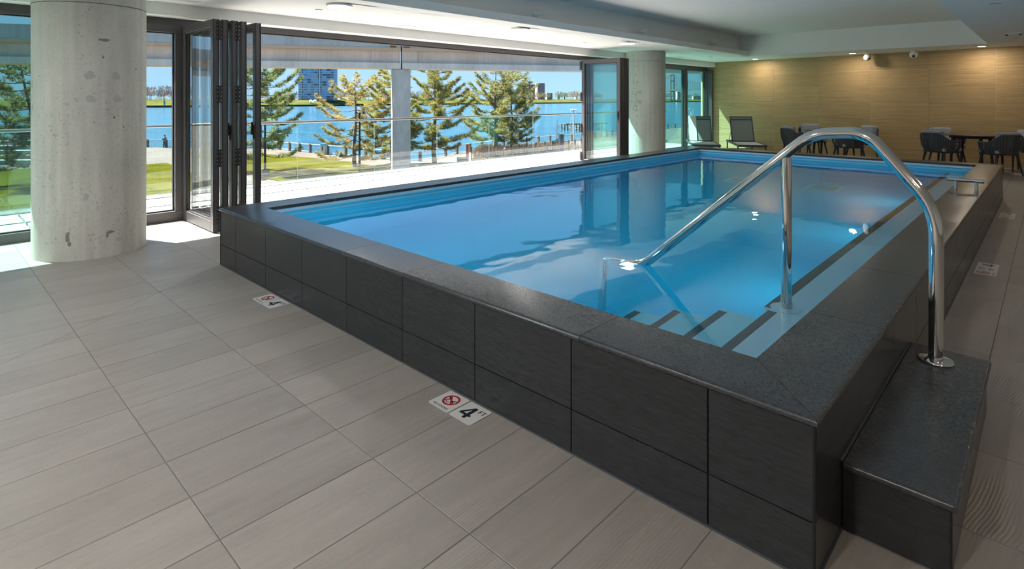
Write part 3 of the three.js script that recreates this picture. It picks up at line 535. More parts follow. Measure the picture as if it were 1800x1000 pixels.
// ------------------------------------------------------------------ depth and no-diving markers set flush in the floor
{
  const card = (draw) => { const c = document.createElement('canvas'); c.width = c.height = 256; const x = c.getContext('2d'); x.fillStyle = '#e9e8e6'; x.fillRect(0, 0, 256, 256); draw(x); const t = new THREE.CanvasTexture(c); t.colorSpace = THREE.SRGBColorSpace; return t; };
  const noDiving = card(x => {
    x.strokeStyle = '#101012'; x.fillStyle = '#101012'; x.lineWidth = 12; x.lineCap = 'round';
    x.beginPath(); x.moveTo(100, 92); x.lineTo(150, 112); x.lineTo(186, 92); x.moveTo(150, 112); x.lineTo(178, 128); x.moveTo(112, 98); x.lineTo(86, 126); x.stroke();
    x.beginPath(); x.arc(92, 78, 11, 0, 7); x.fill(); x.lineWidth = 7; x.beginPath(); x.moveTo(74, 142); x.quadraticCurveTo(92, 128, 110, 142); x.quadraticCurveTo(128, 156, 146, 142); x.stroke();
    x.strokeStyle = '#c41a26'; x.lineWidth = 20; x.beginPath(); x.arc(132, 106, 70, 0, 7); x.stroke(); x.lineWidth = 17; x.lineCap = 'butt'; x.beginPath(); x.moveTo(84, 56); x.lineTo(180, 156); x.stroke();
    x.fillStyle = '#15151a'; x.font = 'bold 34px sans-serif'; x.textAlign = 'center'; x.fillText('NO DIVING', 128, 234);
  });
  const fourFeet = card(x => { x.fillStyle = '#1d2230'; x.font = 'bold 236px sans-serif'; x.textAlign = 'center'; x.fillText('4', 104, 214); x.font = 'bold 70px sans-serif'; x.fillText('FT', 204, 92); });
  const four = card(x => { x.fillStyle = '#1d2230'; x.font = 'bold 236px sans-serif'; x.textAlign = 'center'; x.fillText('4', 128, 214); });
  const feet = card(x => { x.fillStyle = '#1d2230'; x.font = 'bold 96px sans-serif'; x.textAlign = 'center'; x.fillText('FT', 128, 108); x.fillText('FT', 128, 226); });
  const face = t => mat({ map: t, color: [0.8, 0.8, 0.8], roughness: 0.45 }), FM = { no: face(noDiving), ft: face(fourFeet), four: face(four), feet: face(feet) };
  const edge = mat({ color: [0.62, 0.62, 0.6], roughness: 0.5 });
  function marker(x, z, turn, m, w, label, group) {
    const o = thing('depth_marker', label, 'floor sign', [x, 0.001, z], turn, group), s = new THREE.Shape(), r = 0.012, a = w / 2;
    s.moveTo(-a + r, -a); s.lineTo(a - r, -a); s.quadraticCurveTo(a, -a, a, -a + r); s.lineTo(a, a - r); s.quadraticCurveTo(a, a, a - r, a); s.lineTo(-a + r, a); s.quadraticCurveTo(-a, a, -a, a - r); s.lineTo(-a, -a + r); s.quadraticCurveTo(-a, -a, -a + r, -a);
    const body = new THREE.ExtrudeGeometry(s, { depth: 0.0018, bevelEnabled: false }); body.rotateX(-Math.PI / 2);
    part('plate', body, edge, o);
    const top = new THREE.ShapeGeometry(s, 8), uv = top.attributes.uv, q = top.attributes.position; for (let i = 0; i < uv.count; i++) uv.setXY(i, q.getX(i) / w + 0.5, q.getY(i) / w + 0.5);
    top.rotateX(-Math.PI / 2); top.translate(0, 0.0021, 0); part('print', top, m, o);
  }
  marker(-2.203, -1.861, 0, FM.no, 0.15, 'red no diving floor marker nearest the viewer beside the pool front');
  marker(-2.044, -1.861, 0, FM.ft, 0.15, 'large four feet depth marker nearest the viewer beside the pool front');
  marker(-4.350, -1.858, 0, FM.no, 0.15, 'smaller looking no diving marker farther left along the pool front');
  marker(-4.192, -1.860, 0, FM.ft, 0.15, 'four feet depth marker farther left along the pool front');
  [[-6.393, 'nearer right walkway'], [-9.585, 'far end of the right walkway']].forEach(([z, w]) => {
    marker(-0.423, z - 0.075, Math.PI / 2, FM.no, 0.15, `red no diving marker on the ${w}, closest of its row`);
    marker(-0.423, z - 0.232, Math.PI / 2, FM.feet, 0.15, `middle depth marker of the row on the ${w}`);
    marker(-0.423, z - 0.389, Math.PI / 2, FM.four, 0.15, `farthest depth marker of the row on the ${w}`);
  });
}
// ------------------------------------------------------------------ dining sets
function makeChair() {
  const c = thing('dining_chair', '', 'chair');
  const N = 46, plan = s => {                                         // U-shaped plan, s from one arm front round the back to the other
    const a = mix(-0.30, Math.PI + 0.30, s), x = Math.cos(a), z = -Math.sin(a), e = 0.72;
    return [0.335 * Math.sign(x) * Math.pow(Math.abs(x), e), 0.31 * Math.sign(z) * Math.pow(Math.abs(z), e)];
  };
  const top = s => 0.655 + 0.155 * smooth(0.12, 0.42, s < 0.5 ? s : 1 - s);
  const strands = [], rim = [], base = [], R = rng(8);
  for (let k = 0; k <= N; k++) {
    const s = k / N, [x, z] = plan(s), y1 = top(s), f = 0.80, q = 0.006 * ((k % 2) ? 1 : -1);
    const n = V(x / 0.335, 0, z / 0.31).normalize();
    const lo = V(x * f + n.x * q, 0.435, z * f + n.z * q), hi = V(x + n.x * q, y1, z + n.z * q);
    const md = lo.clone().lerp(hi, 0.45).addScaledVector(n, 0.022);
    for (const [p0, p1] of [[lo, md], [md, hi]]) { const g = new THREE.BoxGeometry(0.033, p0.distanceTo(p1) + 0.004, 0.009); g.rotateY(Math.atan2(n.x, n.z)); g.applyQuaternion(new THREE.Quaternion().setFromUnitVectors(V(0, 1, 0), p1.clone().sub(p0).normalize())); g.translate((p0.x + p1.x) / 2, (p0.y + p1.y) / 2, (p0.z + p1.z) / 2); strands.push(g); }
    rim.push(V(x, y1, z)); base.push(V(x * f, 0.432, z * f));
  }
  part('rope_weave', strands, M.cord, c);
  part('rim', new THREE.TubeGeometry(new THREE.CatmullRomCurve3(rim), 60, 0.013, 8), M.cord, c);
  part('seat_frame', [new THREE.TubeGeometry(new THREE.CatmullRomCurve3(base), 50, 0.014, 8), rb(-0.235, 0.235, 0.405, 0.43, -0.2, 0.225, 0.01), bar(base[0], base[N], 0.014)], M.darkMetal, c);
  for (const sx of [-1, 1]) { const a0 = rim[sx < 0 ? N : 0], b0 = base[sx < 0 ? N : 0]; part('arm_post', bar(b0, a0, 0.014), M.darkMetal, c); }
  for (const sx of [-1, 1]) for (const sz of [-1, 1]) { const g = new THREE.CylinderGeometry(0.024, 0.014, 0.42, 8); g.applyQuaternion(new THREE.Quaternion().setFromUnitVectors(V(0, 1, 0), V(-sx * 0.07, 0.42, -sz * 0.06).normalize())); g.translate(sx * 0.235, 0.208, sz * 0.205); part('leg', g, M.darkMetal, c); }
  part('seat_cushion', new RoundedBoxGeometry(0.50, 0.09, 0.48, 4, 0.035).translate(0, 0.478, 0.01), M.cushion, c);
  const back = new RoundedBoxGeometry(0.44, 0.36, 0.13, 4, 0.05); back.rotateX(-0.22); back.translate(0, 0.69, -0.19); part('back_cushion', back, M.cushion, c);
  return c;
}
function makeTable() {
  const t = thing('dining_table', '', 'table');
  part('tabletop', new THREE.LatheGeometry([[0, 0.745], [0.525, 0.745], [0.54, 0.752], [0.54, 0.764], [0.532, 0.77], [0, 0.77]].map(q => new THREE.Vector2(...q)), 56), M.tableTop, t);
  part('apron', new THREE.LatheGeometry([[0.36, 0.69], [0.38, 0.69], [0.38, 0.746], [0.36, 0.746], [0.36, 0.69]].map(q => new THREE.Vector2(...q)), 40), M.darkMetal, t);
  for (let k = 0; k < 4; k++) { const a = Math.PI / 4 + k * Math.PI / 2 + 0.25, g = new THREE.CylinderGeometry(0.034, 0.022, 0.75, 10); g.applyQuaternion(new THREE.Quaternion().setFromUnitVectors(V(0, 1, 0), V(-Math.cos(a) * 0.06, 0.75, -Math.sin(a) * 0.06).normalize())); g.translate(Math.cos(a) * 0.37, 0.373, Math.sin(a) * 0.37); part('leg', g, M.darkMetal, t); }
  return t;
}
{
  const chair = makeChair(), table = makeTable(); let used = false, tUsed = false;
  const put = (x, z, cx, cz, label) => { const turn = Math.atan2(cx - x, cz - z); if (!used) { used = true; chair.position.set(x, 0, z); chair.rotation.y = turn; chair.userData.label = label; } else copyOf(chair, [x, 0, z], turn, label); };
  const tab = (x, z, label) => { if (!tUsed) { tUsed = true; table.position.set(x, 0, z); table.userData.label = label; } else copyOf(table, [x, 0, z], 0.2, label); };
  tab(-1.25, -15.6, 'round dark dining table at right near the walkway');
  put(-1.69, -14.92, -1.25, -15.6, 'dark rope armchair left of the right dining table, beside the pool');
  put(-0.767, -15.08, -1.25, -15.6, 'dark rope armchair with its back to the viewer at far right');
  put(-1.73, -16.18, -1.25, -15.6, 'dark rope armchair behind the right dining table near the end wall');
  put(-0.56, -16.1, -1.25, -15.6, 'dark rope armchair at the right frame edge behind the right table');
  tab(-3.95, -15.45, 'round dark dining table seen under the arch of the handrail');
  put(-4.49, -14.76, -3.95, -15.45, 'leftmost dark rope armchair, left of the handrail arch');
  put(-3.39, -14.84, -3.95, -15.45, 'dark rope armchair facing away, framed under the handrail arch');
  put(-4.5, -16.12, -3.95, -15.45, 'dark rope armchair between the end wall and the left dining table');
  put(-3.41, -16.14, -3.95, -15.45, 'dark rope armchair partly hidden behind the chair under the handrail');
}
// ------------------------------------------------------------------ sun loungers
function makeLounger(pale) {
  const l = thing('sun_lounger', '', 'lounger'), y = 0.345, w = 0.33, L = 0.98, hz = -0.30;
  for (const s of [-1, 1]) part('side_rail', rb(s * w - 0.018, s * w + 0.018, y - 0.035, y + 0.02, -L, L, 0.008), M.loungeFrame, l);
  part('cross_rail', [rb(-w, w, y - 0.035, y + 0.02, L - 0.035, L, 0.008), rb(-w, w, y - 0.035, y + 0.015, -L, -L + 0.03, 0.008), rb(-w, w, y - 0.04, y - 0.01, hz - 0.015, hz + 0.015, 0.005)], M.loungeFrame, l);
  for (const s of [-1, 1]) for (const z of [-0.86, 0.84]) part('leg', [sbarLeg(s * w, z)], M.loungeFrame, l);
  function sbarLeg(x, z) { return rb(x - 0.016, x + 0.016, 0, y - 0.03, z - 0.02, z + 0.02, 0.006); }
  part('leg_brace', [bar(V(-w, 0.12, 0.84), V(w, 0.12, 0.84), 0.011), bar(V(-w, 0.12, -0.86), V(w, 0.12, -0.86), 0.011)], M.loungeFrame, l);
  part('seat_sling', new THREE.BoxGeometry(2 * w - 0.03, 0.006, L - hz - 0.03).translate(0, y + 0.004, (L + hz) / 2), M.sling, l);
  const b = part('back_frame', [rb(-w + 0.03, -w + 0.062, 0, 0.80, -0.014, 0.014, 0.006), rb(w - 0.062, w - 0.03, 0, 0.80, -0.014, 0.014, 0.006), rb(-w + 0.03, w - 0.03, 0.77, 0.80, -0.014, 0.014, 0.006), rb(-w + 0.03, w - 0.03, 0, 0.03, -0.014, 0.014, 0.006)], M.loungeFrame, l);
  const sl = part('back_sling', new THREE.BoxGeometry(2 * w - 0.12, 0.76, 0.006).translate(0, 0.39, 0.006), M.sling, b); void sl;
  part('headband', rb(-w + 0.06, w - 0.06, 0.68, 0.72, 0.0, 0.02, 0.004), M.loungeFrame, b);
  b.position.set(0, y + 0.01, hz); b.rotation.x = -rad(32);
  part('prop', [-1, 1].map(s => bar(V(s * (w - 0.03), y, -0.78), V(s * (w - 0.05), y + 0.33, hz - 0.2), 0.008)), M.loungeFrame, l);
  if (pale) { const t = part('draped_towel', new RoundedBoxGeometry(0.2, 0.80, 0.02, 3, 0.008).translate(-0.20, 0.40, 0.022), mat({ color: [0.72, 0.74, 0.72], roughness: 0.95 }), b); void t; }
  return l;
}
{
  const a = makeLounger(true); a.position.set(-6.88, 0, -14.75); a.rotation.y = 0.545; a.userData.label = 'grey mesh sun lounger in front of the tinted window, pale in the sun';
  const b = makeLounger(false); b.position.set(-5.98, 0, -15.42); b.rotation.y = 0.545; b.userData.label = 'grey mesh sun lounger against the wood-look end wall';
}

// ------------------------------------------------------------------ ceiling fittings
{
  const lo = 2.685;
  function disk(x, z, label) {
    const l = thing('ceiling_light', label, 'ceiling light', [x, lo, z], 0, 'round surface lights along the window soffit');
    part('housing', new THREE.LatheGeometry([[0, 0], [0.155, 0], [0.155, -0.024], [0.15, -0.03], [0.144, -0.03], [0.144, -0.02], [0, -0.02]].map(q => new THREE.Vector2(...q)), 48), M.fixture, l);
    part('diffuser', new THREE.CylinderGeometry(0.143, 0.143, 0.012, 40).translate(0, -0.026, 0), M.lamp, l);
    const r = new THREE.RectAreaLight(new THREE.Color(1, 0.97, 0.92), DISK_L, 0.24, 0.24); r.position.set(0, -0.036, 0); r.rotation.x = -Math.PI / 2; l.add(r);
  }
  disk(-6.35, -3.61, 'round ceiling light nearest the viewer, above the folded doors');
  disk(-6.32, -6.86, 'round ceiling light midway along the window soffit');
  disk(-6.28, -10.05, 'round ceiling light beside the far column head');
  [[-5, 1.6], [-3, 1.6], [-1, 1.6]].forEach(([x, z], i) => down(x, z, ['left one of three recessed downlights behind the viewer', 'middle one of three recessed downlights behind the viewer', 'right one of three recessed downlights behind the viewer'][i], NEAR_L, 0.07, [new THREE.Color(0.90, 0.96, 1), new THREE.Color(1, 0.98, 0.95), new THREE.Color(1, 0.95, 0.9)][i]));
  function down(x, z, label, L, r = 0.07, tint = new THREE.Color(1, 0.86, 0.70)) {
    const l = thing('downlight', label, 'downlight', [x, lo, z]);
    part('trim_ring', new THREE.LatheGeometry([[r, 0], [r + 0.02, 0], [r + 0.018, -0.008], [r, -0.006], [r, 0]].map(q => new THREE.Vector2(...q)), 32), M.fixture, l);
    part('lens', new THREE.CylinderGeometry(r, r, 0.006, 28).translate(0, -0.004, 0), M.lamp, l);
    const a = new THREE.RectAreaLight(tint, L, r * 1.6, r * 1.6); a.position.set(0, -0.012, 0); a.rotation.x = -Math.PI / 2; l.add(a);
  }
  down(-6.25, -16.85, 'recessed downlight in the far left corner of the ceiling', DOWN_L); down(-3.664, -16.4, 'recessed downlight in the middle above the end wall', DOWN_L); down(-1.119, -16.2, 'recessed downlight above the right dining set', DOWN_L);
  [[1.6, 2.2], [1.6, -1.6], [1.6, -5.4], [1.6, -9.2], [1.6, -13]].forEach(([x, z], i) => down(x, z, `warm recessed downlight over the right walkway, ${['behind the viewer', 'nearest the viewer', 'second from the viewer', 'third from the viewer', 'farthest from the viewer'][i]}`, WALK_L));
  function vent(x, z, turn, label) {
    const v = thing('air_vent', label, 'air vent', [x, lo, z], turn, 'linear vents in the window soffit');
    part('frame', [rb(-0.17, 0.17, -0.006, 0.002, -0.075, -0.05, 0.002), rb(-0.17, 0.17, -0.006, 0.002, 0.05, 0.075, 0.002), rb(-0.17, -0.15, -0.006, 0.002, -0.05, 0.05, 0.002), rb(0.15, 0.17, -0.006, 0.002, -0.05, 0.05, 0.002)], M.fixture, v);
    part('backing', bx(-0.15, 0.15, -0.001, 0.002, -0.05, 0.05), mat({ color: [0.25, 0.25, 0.25], roughness: 0.9 }), v);
    for (let k = 0; k < 5; k++) part('slat', rb(-0.15, 0.15, -0.005, -0.0012, -0.046 + k * 0.02, -0.034 + k * 0.02, 0.001, 1), M.fixture, v);
  }
  vent(-7.41, -2.2, Math.PI / 2, 'dark slotted air vent above the folded doors'); vent(-7.43, -5.36, Math.PI / 2, 'white slotted air vent nearest the viewer over the opening'); vent(-7.44, -8.54, Math.PI / 2, 'white slotted air vent farther along the opening'); vent(-7.35, -11.3, Math.PI / 2, 'slotted air vent in front of the far column'); vent(-7.4, -14.6, Math.PI / 2, 'slotted air vent above the tinted panes');
  function cap(x, z, r, label, name = 'sprinkler_cap', cat = 'sprinkler') { const g = thing(name, label, cat, [x, lo, z]); part('cover', new THREE.LatheGeometry([[0, -0.012], [r * 0.85, -0.011], [r, -0.006], [r, 0], [0, 0]].reverse().map(q => new THREE.Vector2(...q)), 28), M.fixture, g); part('gap_ring', new THREE.TorusGeometry(r * 1.02, 0.003, 6, 28).rotateX(Math.PI / 2).translate(0, -0.001, 0), M.cord, g); }
  cap(-6.9, -3.63, 0.045, 'concealed sprinkler cap beside the nearest round light'); cap(-6.98, -9.53, 0.045, 'concealed sprinkler cap near the right door stack'); cap(-6.81, -15.15, 0.045, 'concealed sprinkler cap above the tinted panes'); cap(-0.5, -9.1, 0.06, 'concealed sprinkler cap on the right soffit at the top edge'); cap(-0.5, -14.6, 0.04, 'concealed sprinkler cap near the small right soffit fitting');
  cap(-6.32, -10.66, 0.1, 'flat round smoke detector beside the far round light', 'smoke_detector', 'detector');
  { const e = thing('emergency_light', 'small white emergency light with two dark lamps on the right soffit', 'emergency light', [-0.49, lo, -13.32]); part('body', rb(-0.12, 0.12, -0.02, 0, -0.05, 0.05, 0.006), M.fixture, e); for (const s of [-1, 1]) part('lamp_head', new THREE.SphereGeometry(0.024, 14, 10).translate(s * 0.09, -0.022, 0), M.cord, e); }
  function spot(z, label) {
    const s = thing('ledge_spotlight', label, 'spotlight', [-5.985, lo + 0.117, z], 0, 'small spotlights on the recess ledge');
    part('mount', [cyl(0.028, 0.028, 0.012, 0, 0, 0, 20), cyl(0.009, 0.009, 0.055, 0, 0.012, 0, 12)], M.fixture, s);
    const h = part('head', new THREE.LatheGeometry([[0, -0.085], [0.03, -0.085], [0.042, -0.07], [0.045, 0.075], [0.041, 0.08], [0.038, 0.06], [0, 0.06]].map(q => new THREE.Vector2(...q)), 28), M.fixture, s); h.position.set(0.02, 0.088, 0); h.rotation.set(0, 0.5, -Math.PI / 2 + 0.12);
    part('lens', new THREE.CylinderGeometry(0.038, 0.038, 0.006, 24).translate(0, 0.063, 0), M.darkMetal, h);
  }
  spot(-6.89, 'white ledge spotlight nearest the viewer'); spot(-10.12, 'white ledge spotlight midway along the recess'); spot(-13.34, 'white ledge spotlight at the far end of the recess');
  function dome(x, z, label, turn) {
    const c = thing('security_camera', label, 'camera', [x, lo, z], turn);
    part('mount', [cyl(0.05, 0.05, 0.02, 0, -0.02, 0, 24), rb(-0.02, 0.02, -0.05, -0.015, -0.05, 0.02, 0.008)], M.fixture, c);
    part('body', new THREE.SphereGeometry(0.085, 24, 18).translate(0, -0.10, 0.03), M.fixture, c);
    part('lens', new THREE.SphereGeometry(0.035, 16, 12).translate(0.02, -0.14, 0.085), M.dark, c);
  }
  dome(-3.42, -16.72, 'white dome security camera left above the end wall, turned aside', 0.6); dome(-2.385, -16.45, 'white dome security camera right above the end wall', -0.2);
}
// ------------------------------------------------------------------ terrace outside the doors
{
  const t = structure('terrace', 'pale paved terrace between the folding doors and the glass balustrade'), R = rng(9);
  part('slab', bx(-10.32, -8.12, -0.5, -0.06, -19, Z_REAR + 2), M.grout, t);
  const xs = [-10.14, -9.72, -9.105, -8.49, -8.125], G = 0.011;
  for (let i = 0; i < xs.length - 1; i++) for (let k = -26; k < 9; k++) { const z0 = -4.70 + k * 0.62, z1 = z0 + 0.62; if (z1 > Z_REAR + 1.5 || z0 < -18.9) continue; part('paver', slabPoly(rectPoly(xs[i] + G, xs[i + 1] - G, z0 + G, z1 - G), -0.06, -0.028, 0.004, R() * 2, R() * 2), M.paver[Math.floor(R() * 3)], t); }
  const b = thing('glass_balustrade', 'frameless glass balustrade with a steel top rail along the terrace edge', 'balustrade'), x = -10.17;
  part('base_shoe', [rb(x - 0.035, x + 0.035, -0.03, 0.03, -18.9, Z_REAR + 1.5, 0.004)], M.brushed, b);
  part('top_rail', rb(x - 0.03, x + 0.03, 1.075, 1.118, -18.9, Z_REAR + 1.5, 0.006), M.brushed, b);
  const gm = mat({ color: [0.93, 0.965, 0.955], transmission: 1, thickness: 0, roughness: 0, ior: 1.5 });
  for (let z = -4.914 + 1.655 * 5; z > -18.5; z -= 1.655) { const q = part('glass_panel', bx(x - 0.006, x + 0.006, 0.025, 1.08, z - 1.655 + 0.008, z - 0.008), gm, b); part('polished_edge', bx(x - 0.0065, x + 0.0065, 0.03, 1.075, z - 0.009, z - 0.0065), M.glassEdge, q); }
}
// ------------------------------------------------------------------ riverside park, one storey below the terrace
const GY = -5.2, WY = -7.4;
outdoors = 0.68;
const gnd = (u, v) => at(u, (EYE - GY) * 1000 / (v - 174));           // plan point on the park ground
const shore = [[-600, 100], [-100, 86], [258, 79.5], [460, 77], [490, 75.6], [543, 71.5], [605, 67.9], [640, 65.3], [671, 63.7], [700, 62], [735, 61.5], [800, 70], [900, 82], [1020, 93], [1100, 112], [1171, 130], [1245, 140], [1330, 150]].map(q => at(...q));
function extrudePlan(pts, y0, y1) { const s = new THREE.Shape(pts.map(p => new THREE.Vector2(p[0], -p[1]))); const g = new THREE.ExtrudeGeometry(s, { depth: y1 - y0, bevelEnabled: false }); g.rotateX(-Math.PI / 2); g.translate(0, y0, 0); return boxUV(g); }
{
  const g = structure('park_ground', 'pale paved riverside promenade below the terrace');
  part('paving', extrudePlan([...shore, [10, -170], [-12, -60], [-12, 70], [-170, 90]], WY - 0.5, GY), M.paving, g);
  const lawns = [
    [[-300, 305], [200, 294], [258, 290], [292, 287], [318, 296], [352, 312], [410, 345], [250, 440], [-300, 440]],
    [[345, 274], [465, 272], [540, 278], [620, 286], [690, 298], [662, 330], [600, 400], [560, 345], [520, 326], [455, 311], [400, 298]],
  ];
  lawns.forEach((l, i) => tag(part('lawn', extrudePlan(l.map(p => gnd(...p)), GY, GY + 0.07), M.grass, scene), ['bright green lawn at left beyond the near column', 'green lawn in the middle of the view below the terrace'][i], 'lawn', null, 'stuff'));
  part('garden_path', extrudePlan([[455, 312], [520, 327], [600, 352], [560, 372], [500, 336], [455, 321]].map(p => gnd(...p)), GY, GY + 0.03), M.pathPink, g);
  part('garden_path', extrudePlan([[300, 262], [465, 262.5], [543, 269], [640, 280], [705, 290], [700, 298], [620, 285], [540, 277], [465, 271], [345, 273]].map(p => gnd(...p)), GY, GY + 0.02), M.pathPink, g);
  const bed = part('planting_bed', extrudePlan([[826, 292], [836, 268], [900, 262], [1010, 262], [1040, 268], [980, 284], [900, 300]].map(p => gnd(...p)), GY, GY + 0.12), M.mulch, g); void bed;
  const river = part('river', boxUV(new THREE.BoxGeometry(4200, 0.4, 4200).translate(-1500, WY - 0.2, -1200)), M.river, scene); tag(river, 'wide blue rippled river beyond the promenade', 'river', null, 'stuff');
}
{ // promenade railing along the water
  const r = thing('promenade_railing', 'low railing of timber posts and pale rails along the river edge', 'railing');
  const postM = mat({ color: [0.22, 0.165, 0.11], roughness: 0.9 }), railM = mat({ color: [0.72, 0.71, 0.69], roughness: 0.6 }), wire = mat({ color: [0.36, 0.42, 0.46], roughness: 0.6 });
  const post = rb(-0.14, 0.14, 0, 1.12, -0.14, 0.14, 0.02, 1), rails = [], wires = [];
  for (let i = 1; i < shore.length - 1; i++) {
    const a = V(shore[i][0], GY, shore[i][1]), b = V(shore[i + 1][0], GY, shore[i + 1][1]); const back = V(8, 0, -8).normalize().multiplyScalar(-0.0); a.add(back); b.add(back);
    const n = Math.max(1, Math.round(a.distanceTo(b) / 2.7));
    for (let k = 0; k < n; k++) { const p = a.clone().lerp(b, k / n); p.x += 0.35; const m = part('post', post, postM, r); m.position.copy(p); m.rotation.y = Math.atan2(b.x - a.x, b.z - a.z); }
    const up = y => [V(a.x + 0.35, GY + y, a.z), V(b.x + 0.35, GY + y, b.z)];
    rails.push(sbar(...up(1.05), 0.10, 0.07), sbar(...up(0.16), 0.08, 0.07)); for (let y = 0.3; y < 1; y += 0.17) wires.push(sbar(...up(y), 0.015, 0.018));
  }
  part('rail', rails, railM, r, null, 'stuff'); part('mesh_wire', wires, wire, r, null, 'stuff');
}
// ------------------------------------------------------------------ elevated guideway
{
  const A = V(-42.9, 0, -3.39), B = V(-24.6, 0, -33.4), dir = B.clone().sub(A).normalize(), yaw = Math.atan2(dir.x, dir.z), len0 = 34;
  const [cx, cz] = at(704.5, 39.6), C = V(cx, 0, cz);
  const girder = (label, side) => {
    const g = thing('guideway_girder', label, 'girder', [cx, 0, cz], yaw), s0 = side < 0 ? -52 : 0.04, s1 = side < 0 ? -0.04 : 52;
    part('bottom_flange', rb(-0.75, 0.75, 3.58, 4.0, s0, s1, 0.03), M.concreteFlange, g);
    part('web', bx(-0.42, 0.42, 4.0, 4.83, s0, s1), M.concreteFar, g);
    part('top_flange', rb(-0.6, 0.6, 4.83, 5.05, s0, s1, 0.02), mat({ color: [0.75, 0.52, 0.34], roughness: 0.9 }), g);
    part('end_block', bx(-0.5, 0.5, 4.0, 4.83, side < 0 ? -2.0 : 0.045, side < 0 ? -0.045 : 1.1), M.concreteFar, g);
    part('deck', bx(-0.56, 1.2, 5.05, 5.92, s0, s1), mat({ color: [0.70, 0.72, 0.73], map: rep(T.concrete, 1 / 6, 1 / 6), roughness: 0.9 }), g);
    return g;
  };
  girder('concrete guideway girder spanning the view left of its support column', 1); girder('concrete guideway girder spanning the view right of its support column', -1);
  for (const s of [-0.55, 0.35]) { const b = thing('bearing_block', s < 0 ? 'rusty bearing block on the girder, right of the joint' : 'rusty bearing block on the girder, left of the joint', 'bearing', [cx + dir.x * s + 0.5, 5.05, cz + dir.z * s + 0.3], yaw); part('block', rb(-0.09, 0.09, 0, 0.26, -0.2, 0.2, 0.01), mat({ color: [0.3, 0.15, 0.07], roughness: 1 }), b); }
  const col = thing('guideway_column', 'tall pale concrete column carrying the guideway, in the middle of the view', 'column', [cx, GY, cz], yaw);
  part('shaft', rb(-0.62, 0.62, 0, 3.58 - GY, -0.62, 0.62, 0.06, 3), mat({ color: [0.80, 0.775, 0.74], map: rep(T.concrete, 1 / 3, 1 / 3), roughness: 0.85 }), col);
  part('footing', rb(-0.85, 0.85, 0, 0.25, -0.85, 0.85, 0.03), M.concreteFar, col); void C; void len0;
}
